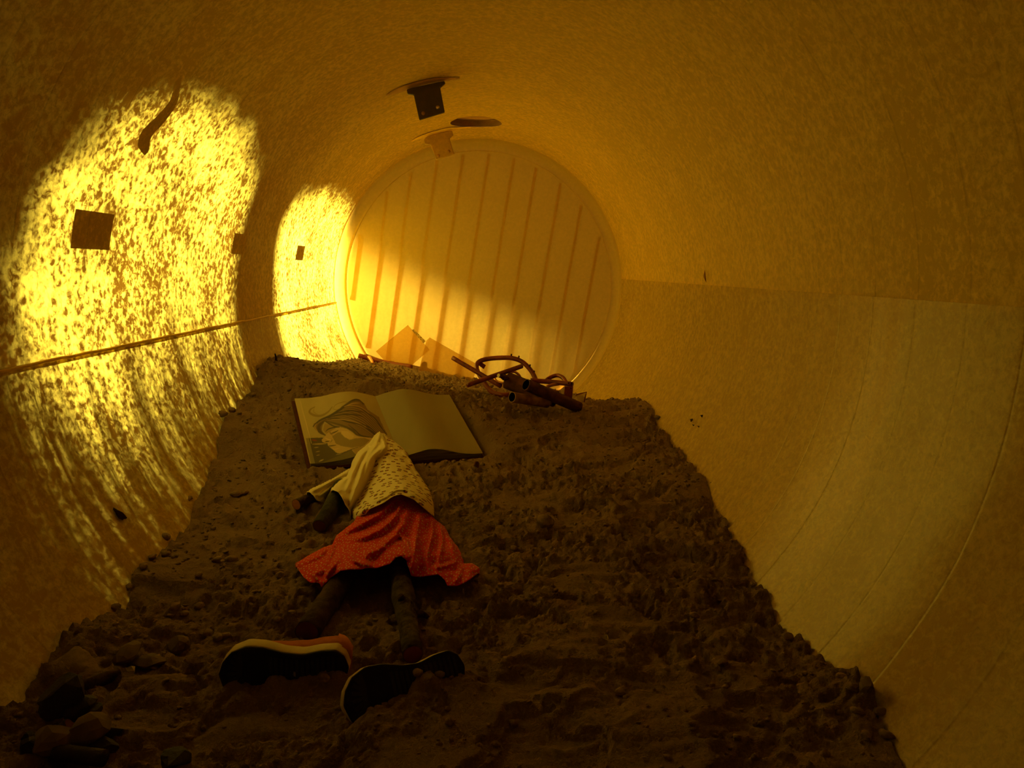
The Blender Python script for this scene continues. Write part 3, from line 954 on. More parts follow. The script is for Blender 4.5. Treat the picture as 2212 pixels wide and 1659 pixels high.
# ------------------------------------------------------------------ the open book
def bk(u, v_, w):
    u, v_, w = np.broadcast_arrays(np.asarray(u, float), np.asarray(v_, float), np.asarray(w, float))
    return BK_C + np.stack([u, v_, w], -1) @ BK_M.T
book = thing('open_book', 'large open picture book with a painted sleeping profile, lying on the sand bank', 'book', bk(0, 0, -0.02))
HW, HH = BK_W / 2, BK_H / 2
def prof(s, side):
    if side < 0:
        return np.interp(s, np.linspace(0, 1, 101), resample(np.array([[0, .010], [.1, .026], [.25, .036], [.42, .030], [.62, .016], [.82, .008], [1, .007]]), 101)[:, 1])
    return np.interp(s, np.linspace(0, 1, 101), resample(np.array([[0, .010], [.12, .030], [.28, .044], [.45, .038], [.62, .022], [.82, .012], [1, .011]]), 101)[:, 1])
for side, lab in ((-1, None), (1, None)):
    # board
    u0, u1 = 0.0, side * (HW + 0.010)
    v, f = box((0, 0, 0), (abs(u1) / 2, 0, 0), (0, HH + 0.008, 0), (0, 0, 0.004))
    v = bk(v[:, 0] + u1 / 2, v[:, 1], v[:, 2] - 0.012)
    bevel(mk('cover', v, f, M['cover'], parent=book, smooth_shade=False), 0.002)
    # block of pages under the open leaf
    n_ = 60
    s = np.linspace(0, 1, n_)
    top = prof(s, side) - 0.0025
    rows = []
    for vv in (-HH + 0.003, HH - 0.003):
        rows.append(bk(side * s * (HW - 0.004), vv, top)); rows.append(bk(side * s * (HW - 0.004), vv, -0.008))
    V = np.vstack(rows)
    F = []
    for k in range(n_ - 1):
        a, b, c, d = k, n_ + k, 2 * n_ + k, 3 * n_ + k
        F += [(a, a + 1, b + 1, b), (c, d, d + 1, c + 1), (a, c, c + 1, a + 1), (b, b + 1, d + 1, d)]
    F += [(n_ - 1, 3 * n_ - 1, 4 * n_ - 1, 2 * n_ - 1)]
    recalc(mk('page_block', V, F, M['page_edge'], parent=book, smooth_shade=False))

# open leaves
NU, NV = 180, 200
s, vv = np.meshgrid(np.linspace(0, 1, NU), np.linspace(-HH, HH, NV))
Pl = bk(-s * HW, vv, prof(s, -1) + 0.0006).reshape(-1, 3)
leaf_l = mk('printed_page', Pl, [tuple(reversed(q)) for q in grid_faces(NV, NU)], M['printed'], parent=book)
leaf_l['label'] = 'left page painted with a woman sleeping in profile, hair blown back'
s2, vv2 = np.meshgrid(np.linspace(0, 1, 70), np.linspace(-HH, HH, 30))
Pr = bk(s2 * HW, vv2, prof(s2, 1) + 0.0008).reshape(-1, 3)
leaf_r = mk('blank_page', Pr, grid_faces(30, 70), M['paper'], parent=book)
leaf_r['label'] = 'blank cream right page'

def project(P):
    d = np.asarray(P) - CAM
    c, s_ = math.cos(-YAW), math.sin(-YAW)
    x, y = c * d[..., 0] + s_ * d[..., 1], -s_ * d[..., 0] + c * d[..., 1]
    z = d[..., 2]
    c, s_ = math.cos(-PITCH), math.sin(-PITCH)
    y, z = c * y + s_ * z, -s_ * y + c * z
    return 1106 + FPX * x / y, 829.5 - FPX * z / y

# the painting, drawn as flat print on the page (sketch coordinates in a 2212 x 1531 drawing)
qx, qy = project(Pl)
cx_, cy_ = (qx - 620) * 8.508, (qy - 840) * 8.508
COLR = np.tile(np.array([0.43, 0.36, 0.20]), (len(Pl), 1))
COLR *= (0.94 + 0.12 * fbm(cx_ / 200, cy_ / 200, 3, 50))[:, None]
def in_poly(x, y, poly):
    r = np.zeros(x.shape, bool)
    n_ = len(poly)
    for i in range(n_):
        x1, y1 = poly[i]; x2, y2 = poly[(i + 1) % n_]
        if y1 == y2: continue
        c = ((y1 > y) != (y2 > y)) & (x < (x2 - x1) * (y - y1) / (y2 - y1) + x1)
        r ^= c
    return r
def seg_dist(x, y, pts):
    best = np.full(x.shape, 1e9)
    par = np.zeros(x.shape)
    n_ = len(pts) - 1
    for i in range(n_):
        ax, ay = pts[i]; bx, by = pts[i + 1]
        L2 = max((bx - ax) ** 2 + (by - ay) ** 2, 1e-9)
        t = np.clip(((x - ax) * (bx - ax) + (y - ay) * (by - ay)) / L2, 0, 1)
        d = np.hypot(x - ax - t * (bx - ax), y - ay - t * (by - ay))
        par = np.where(d < best, (i + t) / n_, par)
        best = np.minimum(best, d)
    return best, par
def fill(poly, col, a=1.0):
    m = in_poly(cx_, cy_, poly)
    COLR[m] = COLR[m] * (1 - a) + np.array(col) * a
def stroke(pts, w, col, a=0.9):
    d, t = seg_dist(cx_, cy_, resample(np.array(pts, float), 24))
    ww = w * (0.35 + 0.65 * np.sin(np.pi * np.clip(t, 0.02, 0.98)))
    k = a * (1 - smooth(0.45, 1.0, d / ww))
    COLR[:] = COLR * (1 - k[:, None]) + np.array(col) * k[:, None]
DK, MID, LT, SKIN, SHD = (.03, .022, .01), (.22, .14, .055), (.46, .32, .15), (.54, .39, .20), (.20, .15, .05)
fill([(345, 905), (660, 895), (700, 990), (745, 1000), (760, 1050), (880, 1150), (930, 1185), (1190, 1110), (1260, 1190), (1240, 1290), (900, 1385), (440, 1400)], (.085, .065, .03))
fill([(900, 1250), (1220, 1110), (1270, 1200), (1240, 1290), (900, 1380), (560, 1390)], (.15, .12, .045))
fill([(690, 640), (660, 760), (720, 840), (690, 885), (640, 930), (640, 970), (680, 990), (745, 990), (745, 1025), (790, 1050), (810, 1080), (860, 1110), (890, 1160), (935, 1185), (1000, 1178), (1180, 1110), (1260, 1200), (1420, 1060), (1560, 960), (1580, 900), (1380, 880), (1250, 830), (1100, 740), (950, 700), (820, 650)], SKIN)
fill([(690, 640), (660, 760), (720, 830), (800, 780), (900, 720), (820, 650)], (.36, .25, .10))
fill([(830, 870), (940, 800), (1000, 800), (1040, 870), (1150, 940), (1260, 910), (1420, 900), (1520, 940), (1420, 1040), (1200, 1085), (1000, 1050), (900, 1010)], SHD, 0.8)
fill([(1000, 770), (1120, 780), (1240, 870), (1180, 930), (1060, 890), (990, 820)], (.66, .50, .26), 0.8)
fill([(1200, 1110), (1420, 1050), (1560, 960), (1500, 1020), (1270, 1210)], (.36, .25, .10), 0.8)
fill([(490, 640), (640, 560), (800, 470), (960, 370), (1180, 210), (1330, 190), (1420, 270), (1480, 380), (1690, 520), (1770, 700), (1850, 850), (1620, 880), (1560, 900), (1380, 880), (1250, 830), (1100, 730), (950, 690), (800, 640), (690, 600), (650, 680), (640, 760), (690, 850), (620, 830), (520, 750), (480, 690)], MID)
for k in range(26):
    o = k / 25
    stroke([(700 + 250 * o, 560 - 190 * o), (1000 + 120 * o, 560 - 250 * o), (1350 + 60 * o, 700 - 330 * o), (1600 + 180 * o, 870 - 120 * o)], 9 + 5 * (k % 3), LT if k % 3 == 1 else (DK if k % 3 == 0 else (.15, .09, .03)), 0.68)
for pts, w, c in (([(480, 690), (600, 580), (800, 490), (960, 390), (1180, 230), (1300, 200), (1410, 280)], 30, DK), ([(700, 570), (900, 540), (1100, 600), (1300, 640), (1500, 700), (1700, 860)], 20, DK),
                  ([(740, 540), (950, 480), (1200, 470), (1400, 510)], 18, DK), ([(900, 450), (1150, 400), (1400, 430)], 16, DK), ([(720, 590), (1000, 670), (1200, 760), (1300, 850), (1570, 895)], 26, (.08, .065, .025)),
                  ([(1130, 660), (1250, 760), (1350, 850), (1500, 890)], 14, DK), ([(690, 590), (850, 680), (960, 700)], 20, DK), ([(680, 590), (590, 680), (600, 780), (700, 850)], 46, (.07, .045, .02)),
                  ([(540, 640), (510, 700), (560, 780)], 14, LT), ([(1400, 400), (1600, 530), (1740, 720), (1830, 840)], 16, DK), ([(1450, 720), (1580, 800), (1640, 880)], 26, DK),
                  ([(820, 560), (1050, 565), (1250, 610), (1450, 690)], 12, LT), ([(1050, 330), (1200, 270), (1330, 260)], 16, LT), ([(1000, 330), (1180, 240), (1330, 225), (1400, 300)], 16, (.12, .085, .03)),
                  ([(510, 330), (430, 380), (420, 440), (520, 490), (640, 490), (760, 420), (830, 330)], 30, (.24, .18, .07)), ([(500, 350), (490, 420), (560, 470)], 10, (.30, .23, .09)), ([(840, 370), (900, 290), (1040, 240), (1100, 250)], 9, (.26, .2, .08)), ([(840, 365), (900, 385), (980, 360)], 8, (.26, .2, .08)),
                  ([(800, 825), (870, 800), (940, 765)], 15, DK), ([(710, 785), (760, 740), (860, 710), (960, 705)], 16, DK), ([(785, 780), (800, 820), (840, 850)], 12, (.2, .14, .06)), ([(700, 970), (780, 962)], 14, DK), ([(820, 925), (822, 955), (790, 985)], 10, (.22, .16, .07)),
                  ([(765, 1050), (830, 1045), (900, 1033)], 14, DK), ([(700, 900), (760, 930), (820, 940)], 16, (.70, .55, .30)), ([(820, 1090), (880, 1110), (960, 1090)], 14, (.66, .48, .25)), ([(930, 1190), (1050, 1180), (1190, 1110), (1400, 1045)], 11, (.10, .075, .03)),
                  ([(470, 1015), (600, 1012), (720, 1005)], 18, (.42, .33, .16)), ([(500, 1082), (580, 1070)], 12, (.42, .33, .16)), ([(530, 1160), (600, 1145)], 12, (.40, .3, .14)), ([(540, 1225), (600, 1212)], 11, (.40, .3, .14)), ([(590, 1335), (670, 1295)], 18, (.46, .36, .18)), ([(455, 935), (550, 952)], 18, (.30, .04, .02)),
                  ([(385, 980), (430, 1150), (500, 1375)], 55, (.05, .04, .02)), ([(240, 220), (330, 560), (450, 1000)], 12, (.62, .52, .31)), ([(900, 1210), (1000, 1190)], 12, (.36, .28, .12))):
    stroke(pts, w, c)
m_ = in_poly(cx_, cy_, [(0, 0), (235, 0), (235, 220), (520, 1400), (0, 1531)])
COLR[m_] = COLR[m_] * 0.6 + np.array([.50, .43, .27]) * 0.4
ca = leaf_l.data.color_attributes.new('print', 'FLOAT_COLOR', 'POINT')
ca.data.foreach_set('color', np.concatenate([COLR, np.ones((len(COLR), 1))], 1).ravel())

# ------------------------------------------------------------------ clothes: draped over sand and sticks
def drape(name, poly, mat, parent, amp, wid, folds=(), step=4.0, crumple=0.004, seed=0, thick=0.003):
    """poly: (px, py, height of that edge point above the sand, open?) ; a cloth surface domed inside its outline,
    its closed edges carried down to the sand, its open edges (hems, cuffs) left hanging"""
    P = [(p[0], p[1], p[2], p[3] if len(p) > 3 else 0) for p in poly]
    bx, by, bh, bo = [], [], [], []
    n_ = len(P)
    for i in range(n_):
        a, b = P[i], P[(i + 1) % n_]
        L = math.hypot(b[0] - a[0], b[1] - a[1])
        m = max(1, int(round(L / step)))
        for k in range(m):
            t = k / m
            bx.append(a[0] + (b[0] - a[0]) * t); by.append(a[1] + (b[1] - a[1]) * t); bh.append(a[2] + (b[2] - a[2]) * t)
            bo.append(1 if a[3] and b[3] else 0)
    bx, by, bh, bo = map(np.array, (bx, by, bh, bo))
    nb = len(bx)
    gx, gy = np.meshgrid(np.arange(bx.min(), bx.max(), step), np.arange(by.min(), by.max(), step * 0.9))
    gx = gx + (np.arange(gx.shape[0]) % 2)[:, None] * step / 2
    gx, gy = gx.ravel(), gy.ravel()
    ins = in_poly(gx, gy, list(zip(bx, by)))
    gx, gy = gx[ins], gy[ins]
    dmin = np.sqrt(((gx[:, None] - bx) ** 2 + (gy[:, None] - by) ** 2).min(1))
    gx, gy = gx[dmin > step * 0.6], gy[dmin > step * 0.6]
    pts = [Vector((x, y)) for x, y in zip(np.concatenate([bx, gx]), np.concatenate([by, gy]))]
    edges = [(i, (i + 1) % nb) for i in range(nb)]
    vv_, ee, ff, ov, oe, of = geometry.delaunay_2d_cdt(pts, edges, [], 1, 1e-5)
    X = np.array([p.x for p in vv_]); Y = np.array([p.y for p in vv_])
    D2 = (X[:, None] - bx) ** 2 + (Y[:, None] - by) ** 2
    W = 1.0 / (D2 + 0.5) ** 1.6
    he = (W * bh).sum(1) / W.sum(1)
    closed = bo == 0
    dc = np.sqrt(D2[:, closed].min(1)) if closed.any() else np.full(len(X), wid)
    q = np.clip(dc / wid, 0, 1)
    H = he + amp * np.sqrt(np.maximum(1 - (1 - q) ** 2, 0))
    fade = smooth(0, 9, dc)
    for pl, w, am in folds:
        d, t = seg_dist(X, Y, resample(np.array(pl, float), 20))
        k = np.exp(-(d / w) ** 2) - 0.55 * np.exp(-((d / (2.2 * w)) ** 2))
        H = H + 1.5 * am * k * np.sin(np.pi * np.clip(t * 0.9 + 0.05, 0, 1)) ** 0.6 * (0.35 + 0.65 * fade)
    H = H + crumple * (fbm(X / 22 + seed, Y / 14, 3, 60 + seed) - 0.5) * 2 * fade
    H = np.maximum(H, 0.002)
    V = on_sand(X, Y, H)
    F = [tuple(t) for t in ff]
    # closed edges: carried down to the sand
    idx = {}
    VV = [tuple(p) for p in V]
    bmap = [None] * nb
    for i, orig in enumerate(ov):
        for o_ in orig:
            if o_ < nb:
                bmap[o_] = i
    for i in range(nb):
        j = (i + 1) % nb
        if bo[i]: continue
        a, b = bmap[i], bmap[j]
        if a is None or b is None or a == b: continue
        for q_ in (a, b):
            if q_ not in idx:
                p = V[q_]
                z = float(base(p[0], p[1])) + (0.050 if float(_bil(BOOKMASK, p[0], p[1])) > 0.97 else -0.012)
                idx[q_] = len(VV)
                VV.append((p[0], p[1] + 0.004, min(z, p[2] - 0.002)))
        F.append((a, b, idx[b], idx[a]))
    o = recalc(mk(name, np.array(VV), F, mat, parent=parent))
    VA = np.array(VV) * S
    at = o.data.attributes.new('cloth', 'FLOAT_VECTOR', 'POINT')
    at.data.foreach_set('vector', np.stack([VA[:, 0], VA[:, 1] * 0.75 + VA[:, 2] * 0.9, VA[:, 0] * 0], 1).ravel())
    # make the top side face up
    m = o.modifiers.new('cloth', 'SOLIDIFY'); m.thickness = thick * S; m.offset = -1
    ms = o.modifiers.new('soft', 'SUBSURF'); ms.levels = 1; ms.render_levels = 1
    return o

skirt_poly = [(770, 1112, .030), (797, 1092, .045), (826, 1076, .055), (860, 1056, .060), (885, 1062, .050), (916, 1088, .035), (932, 1102, .020),
              (940, 1120, .012), (962, 1136, .006), (973, 1158, .006), (993, 1185, .006), (1002, 1206, .006), (1003, 1216, .006), (1020, 1214, .010), (1038, 1226, .008), (1036, 1236, .004, 1), (1007, 1256, .004, 1), (986, 1265, .004, 1), (966, 1264, .006, 1),
              (962, 1252, .010, 1), (948, 1240, .016, 1), (916, 1244, .008, 1), (889, 1246, .004, 1), (882, 1228, .030, 1), (876, 1207, .052, 1), (868, 1200, .056, 1), (855, 1203, .052, 1), (842, 1217, .036, 1), (815, 1226, .026, 1), (781, 1229, .030, 1), (755, 1229, .045, 1), (735, 1232, .040, 1), (713, 1249, .012, 1), (695, 1268, .002, 1),
              (689, 1259, .006, 1), (670, 1258, .004, 1), (654, 1244, .004, 1), (638, 1223, .003, 1), (637, 1216, .003), (668, 1197, .004), (695, 1182, .006), (718, 1174, .008), (725, 1156, .012), (736, 1147, .014), (763, 1126, .020)]
skirt_folds = [([(862, 1072), (815, 1112), (760, 1142), (726, 1162)], 7, .016), ([(870, 1085), (840, 1130), (790, 1158), (735, 1166)], 7, .015), ([(885, 1090), (868, 1135), (825, 1180), (780, 1205)], 9, .014),
               ([(912, 1108), (900, 1150), (895, 1200), (890, 1240)], 9, .014), ([(935, 1122), (932, 1160), (922, 1200), (925, 1238)], 6, .013), ([(948, 1130), (955, 1165), (950, 1200), (945, 1232)], 5, .012), ([(955, 1138), (975, 1175), (985, 1210)], 6, .010),
               ([(840, 1165), (862, 1158), (880, 1172), (886, 1200)], 4, .010), ([(855, 1175), (872, 1178), (882, 1205)], 4, .008), ([(722, 1166), (716, 1190), (706, 1218)], 6, .014), ([(712, 1178), (690, 1200), (655, 1215)], 6, .012), ([(745, 1180), (765, 1210), (800, 1222)], 6, .010),
               ([(700, 1230), (680, 1242), (692, 1258)], 5, .010), ([(740, 1195), (715, 1228), (700, 1255)], 6, .012), ([(985, 1215), (960, 1222), (935, 1226)], 5, .012), ([(1000, 1222), (990, 1245), (984, 1258)], 5, .010), ([(830, 1150), (800, 1185), (790, 1220)], 10, .008)]
skirt = thing('skirt', 'red skirt with tiny pale sprigs spread on the sand over two sticks', 'skirt', G(850, 1180))
drape('skirt_panel', skirt_poly, M['skirt'], skirt, 0.045, 60, skirt_folds, step=3.6, crumple=0.006, seed=3)

blouse = thing('blouse', 'cream child blouse with small brown sprigs, its collar lying on the open book', 'blouse', G(860, 1050))
body_poly = [(810, 948, .052), (820, 933, .056), (830, 935, .056), (845, 948, .056), (862, 960, .054), (878, 975, .050), (888, 992, .045), (900, 1014, .030), (918, 1040, .016), (932, 1064, .010), (938, 1090, .010), (938, 1116, .010, 1),
             (918, 1099, .046, 1), (893, 1077, .074, 1), (867, 1067, .084, 1), (850, 1071, .082, 1), (826, 1087, .074, 1), (800, 1098, .060, 1), (790, 1110, .040, 1), (767, 1120, .016, 1),
             (758, 1105, .014), (766, 1083, .018), (778, 1060, .026), (790, 1034, .034), (797, 1010, .045), (800, 980, .052)]
body_folds = [([(862, 968), (880, 985), (895, 1010), (915, 1045)], 4, .010), ([(875, 1000), (905, 1050), (930, 1095)], 4, .008), ([(850, 978), (865, 983), (878, 990)], 3, .010), ([(800, 1085), (830, 1075), (860, 1057), (890, 1066), (925, 1098)], 3, .010),
              ([(785, 1080), (792, 1095), (775, 1112)], 4, .012), ([(800, 1040), (795, 1065), (780, 1090)], 5, .010), ([(825, 945), (840, 960), (862, 975)], 4, .008)]
drape('bodice', body_poly, M['blouse'], blouse, 0.040, 48, body_folds, step=3.4, crumple=0.004, seed=5)['label'] = 'cream bodice printed with brown and red sprigs'
back_sleeve = [(757, 1008, .050), (736, 1020, .044), (718, 1032, .040), (695, 1043, .040), (675, 1052, .040), (660, 1062, .036, 1), (668, 1062, .036, 1), (677, 1069, .026, 1), (684, 1080, .012, 1), (695, 1085, .008, 1), (700, 1084, .008), (703, 1077, .010), (714, 1067, .014), (730, 1056, .02), (762, 1030, .03)]
drape('sleeve', back_sleeve, M['blouse_plain'], blouse, 0.022, 20, [([(750, 1018), (715, 1040), (675, 1060)], 4, .010), ([(745, 1032), (715, 1052), (692, 1072)], 4, .010), ([(730, 1030), (700, 1050)], 3, .006)], step=3.2, crumple=0.004, seed=8)
front_sleeve = [(809, 938, .074), (820, 930, .080), (830, 938, .082), (838, 962, .088), (837, 974, .088), (826, 985, .086), (812, 992, .082), (803, 1011, .078), (792, 1032, .072), (779, 1054, .064), (768, 1079, .046), (757, 1105, .014, 1),
                (746, 1089, .026, 1), (739, 1073, .046, 1), (731, 1062, .060, 1), (720, 1058, .060, 1), (713, 1061, .052, 1), (714, 1054, .052), (733, 1036, .056), (747, 1027, .060), (756, 1009, .064), (760, 993, .066), (772, 975, .070), (797, 955, .072)]
fs_folds = [([(818, 938), (812, 960), (795, 985), (770, 1030)], 5, .014), ([(832, 965), (815, 975), (800, 992), (788, 1020)], 5, .014), ([(800, 965), (780, 985), (762, 1020), (735, 1045)], 5, .012), ([(786, 1000), (778, 1030), (765, 1065), (757, 1092)], 4, .014), ([(770, 1000), (760, 1030), (748, 1060)], 4, .010), ([(826, 950), (836, 968)], 3, .010), ([(815, 985), (826, 975), (834, 965)], 3, .008), ([(806, 950), (800, 962)], 3, .006)]
drape('sleeve', front_sleeve, M['blouse_plain'], blouse, 0.026, 20, fs_folds, step=3.2, crumple=0.005, seed=9)

# ------------------------------------------------------------------ sticks standing in for limbs
def stick(name, pts, r0, r1, bark, cut, label, seed, ends=(False, True), rough=0.10, knots=()):
    P = resample(np.array([G(x, y, h) for x, y, h in pts]), 34)
    t = thing(name, label, 'stick', P[-1] - np.array([0, 0, r1]), 'sawn branches laid out as limbs')
    rad = np.linspace(r0, r1, 34)
    for (s_, a_) in knots:
        rad = rad + a_ * np.exp(-((np.linspace(0, 1, 34) - s_) / 0.05) ** 2)
    v, f = tube(P, rad, 20, rough=rough, seed=seed, freq=26)
    mk('bark', v, f, M[bark], parent=t)
    T = P[-1] - P[-2]; T /= np.linalg.norm(T)
    if ends[1]:
        v, f = disc_cap(P[-1] + T * 0.0005, T, r1 * 0.93, bulge=0.0012)
        mk('cut_face', v, f, M[cut], parent=t)
    if ends[0]:
        T = P[0] - P[1]; T /= np.linalg.norm(T)
        v, f = disc_cap(P[0] + T * 0.0005, T, r0 * 0.93, bulge=0.0012)
        mk('cut_face', v, f, M[cut], parent=t)
    return t
stick('branch', [(770, 1205, .028), (735, 1260, .028), (702, 1310, .027), (663, 1366, .026)], .029, .026, 'bark', 'cut_red', 'thick brown branch as a leg under the skirt, ending behind the orange shoe upper', 4)
lg = stick('branch', [(852, 1190, .030), (862, 1225, .030), (872, 1295, .026), (882, 1350, .024), (892, 1414, .022)], .027, .020, 'bark_lichen', 'cut_red', 'knotty lichen-flecked branch as a leg from the skirt to the sole standing askew', 6, knots=((0.47, 0.004), (0.62, .003)))
# a knot stub and a side twig on that leg
p = G(868, 1296, .046); v, f = tube([p, p + np.array([-0.002, -0.006, 0.012])], [0.009, 0.007], 10, rough=0.15)
mk('knot', v, f, M['bark'], parent=lg)
p = G(893, 1330, .020); q = G(930, 1337, .012); v, f = tube(resample([p, (p + q) / 2 + np.array([0, 0, .008]), q], 10), np.linspace(.012, .003, 10), 8, rough=0.15)
mk('twig', v, f, M['bark'], parent=lg)
stick('branch', [(715, 1060, .020), (690, 1069, .019), (664, 1079, .018), (640, 1090, .018)], .018, .0175, 'bark', 'cut_wood', 'short brown branch in the rear sleeve with its sawn end facing out', 8)
stick('branch', [(738, 1050, .036), (722, 1080, .032), (706, 1112, .022), (690, 1137, .008)], .026, .022, 'bark_moss', 'cut_red', 'dark mossy branch sticking out of the front sleeve into the sand', 9)

# ------------------------------------------------------------------ shoes
def shoe(toe, heel, lean, label, seed, flip=1, depth_k=1.0):
    toe, heel = np.asarray(toe), np.asarray(heel)
    L = np.linalg.norm(heel - toe)
    el = (heel - toe) / L
    up = np.array([0, math.sin(lean), math.cos(lean)])
    ew = up - el * (up @ el); ew /= np.linalg.norm(ew)
    en = np.cross(el, ew)                      # outward from the sole
    if en[1] > 0: en = -en
    W = 0.106
    uu = np.array([0, .03, .10, .22, .35, .50, .64, .78, .90, .97, 1.0])
    a1 = np.array([.02, .22, .40, .50, .46, .34, .29, .34, .34, .22, .02])      # upper edge
    a2 = np.array([.02, .26, .46, .52, .50, .45, .42, .40, .36, .24, .02])      # lower edge
    n_ = 44
    us_ = (1 - np.cos(np.linspace(0, math.pi, n_))) / 2
    e1 = np.interp(us_, np.linspace(0, 1, 200), np.interp(np.linspace(0, 1, 200), uu, a1)) * W
    e2 = np.interp(us_, uu, a2) * W
    def outline(grow):
        c = [(u * L, h * 1.0) for u, h in zip(us_, e1)] + [(u * L, -h) for u, h in zip(us_[::-1][1:-1], e2[::-1][1:-1])]
        c = np.array(c)
        mid = c.mean(0)
        return mid + (c - mid) * (1 + grow)
    def place(c2, dep):
        return toe + c2[:, :1] * el + c2[:, 1:] * ew + np.asarray(dep).reshape(-1, 1) * en
    t = thing('shoe', label, 'shoe', place(np.array([[L / 2, -0.04]]), [0])[0], 'pair of orange canvas shoes')
    def slab(name, grow, d0, d1, mat, bev=0.003):
        c = outline(grow); m = len(c)
        V = np.vstack([place(c, np.full(m, d0)), place(c, np.full(m, d1))])
        F = [tuple(range(m)), tuple(range(2 * m - 1, m - 1, -1))] + [(k, m + k, m + (k + 1) % m, (k + 1) % m) for k in range(m)]
        o = recalc(mk(name, V, F, mat, parent=t))
        bevel(o, bev, 2)
        for p_ in o.data.polygons: p_.use_smooth = len(p_.vertices) == 4
        return o
    so = slab('outsole', 0.0, 0.0, 0.007, M['rubber_black'])
    slab('foxing', 0.012, -0.030, 0.0012, M['rubber_white'])
    # tread: bars fanned round the ball and heel
    r = random.Random(seed)
    for k in range(9):
        a = math.pi * (0.55 + 0.9 * k / 8)
        c = np.array([[0.16 * L + 0.055 * L * math.cos(a) + .02 * L, 0.002 + 0.028 * math.sin(a)]])
        d = np.array([math.cos(a), math.sin(a) * 1.0])
        pc = place(c, [0.0075])[0]
        ex = d[0] * el + d[1] * ew; ey = -d[1] * el + d[0] * ew
        v, f = box(pc, ex * 0.013, ey * 0.0032, en * 0.0014)
        mk('tread_bar', v, f, M['tread'], parent=so, smooth_shade=False)
    for k in range(14):
        x = L * (0.40 + 0.52 * k / 13)
        h1 = np.interp(x / L, us_, e1) * 0.7; h2 = np.interp(x / L, us_, e2) * 0.7
        pc = place(np.array([[x, (h1 - h2) / 2]]), [0.0073])[0]
        v, f = box(pc, el * 0.0028, ew * (h1 + h2) / 2, en * 0.001)
        mk('tread_bar', v, f, M['tread'], parent=so, smooth_shade=False)
    # canvas upper
    hgt = np.interp(us_, [0, .06, .2, .35, .5, .6, .8, .95, 1], [.012, .036, .046, .052, .064, .070, .072, .074, .066]) * depth_k
    nphi = 22
    V, F = [], []
    for i, u in enumerate(us_):
        for j in range(nphi):
            ph = math.pi * j / (nphi - 1)
            c = math.cos(ph); s_ = math.sin(ph) ** 0.6
            wv = (e1[i] if c > 0 else e2[i]) * c * (1 - (0.30 - 0.34 * smooth(0.25, 0.7, u)) * s_) * 0.98
            wob = 0.003 * (float(vnoise(np.array(u * 9.0 + seed), np.array(j * 0.6), seed)) - 0.5)
            V.append(toe + u * L * el + wv * ew - (0.020 + hgt[i] * s_ + wob) * en)
    for i in range(n_ - 1):
        for j in range(nphi - 1):
            um = (us_[i] + us_[i + 1]) / 2
            if 0.48 < um < 0.93 and nphi * 0.36 < j < nphi * 0.60: continue
            a = i * nphi + j
            F.append((a, a + 1, a + nphi + 1, a + nphi))
    o = recalc(mk('upper', np.array(V), F, M['canvas'], parent=t))
    sm = o.modifiers.new('thick', 'SOLIDIFY'); sm.thickness = 0.004 * S
    # heel strip and rubber toe
    ring = [place(np.array([[u * L, h]]), [-0.022])[0] for u, h in ((.90, .30 * W), (.965, .22 * W), (1.005, 0), (.965, -.24 * W), (.90, -.34 * W))]
    P = resample(np.array(ring), 16)
    V = np.vstack([P - en * 0.0, P - en * 0.052]); V[16:] = V[16:] + el * (-0.004)
    o = recalc(mk('heel_strip', V, grid_faces(2, 16), M['canvas'], parent=t))
    sm = o.modifiers.new('thick', 'SOLIDIFY'); sm.thickness = 0.005 * S; sm.offset = 0
    # laces across the front opening
    for k in range(3):
        u = 0.34 + 0.06 * k
        hh = float(np.interp(u, us_, hgt)) + 0.024
        a_ = toe + u * L * el + 0.016 * ew - (hh - .003) * en
        b_ = toe + (u + 0.02) * L * el - 0.018 * ew - (hh - .003) * en
        v, f = tube(resample([a_, (a_ + b_) / 2 - en * 0.005, b_], 8), 0.0028, 6)
        mk('lace', v, f, M['rubber_white'], parent=t)
    return t
toe = G(474, 1455, .022); heel = G(754, 1440, .022)
shoe(toe, heel, math.radians(3), 'orange canvas shoe on its side, dark sole out, white rim and orange upper showing', 2)
toe = G(742, 1526, .018); heel = G(1002, 1438, .030)
shoe(toe, heel, math.radians(34), 'shoe on edge showing only its dark sole, below the lichen-flecked branch', 5)

# ------------------------------------------------------------------ scrap metal behind the crest of the sand
def bar(name, pts, r, mat, label, cat='tube', n=40, hollow=0.0, end=None, seg=12, squash=1.0, rough=0.0, n_end=None, seed=1):
    """pts: (px, py, distance along the tank)"""
    P = resample(np.array([at_y(x, y, Y) for x, y, Y in pts]), n)
    v, f = tube(P, r, seg, hollow=hollow, squash=squash, rough=rough, seed=seed)
    o = mk(name, v, f, M[mat])
    tag(o, label, cat)
    if end:
        for which in end:
            T = (P[0] - P[1]) if which == 0 else (P[-1] - P[-2]); T /= np.linalg.norm(T)
            v, f = disc_cap((P[0] if which == 0 else P[-1]) + T * 0.001, T, (r if np.isscalar(r) else r[0]) * 0.92)
            mk('cut_end', v, f, M['bare_metal'], parent=o)
    return o, P
loop, LP = bar('bent_tube', [(1100, 852, 3.62), (1085, 853, 3.62), (1062, 846, 3.66), (1042, 820, 3.72), (1030, 797, 3.78), (1033, 783, 3.82), (1050, 776, 3.85), (1080, 773, 3.83), (1108, 774, 3.80), (1130, 783, 3.78), (1148, 802, 3.75), (1158, 822, 3.72), (1166, 842, 3.70)], 0.0125, 'red_paint', 'red steel tube bent into a tall open loop with small studs', n=90)
for k in (58, 63, 72, 77):
    p = LP[k]
    v, f = tube([p, p + np.array([0.004, 0, 0.022])], 0.0045, 8)
    mk('stud', v, f, M['rust'], parent=loop)
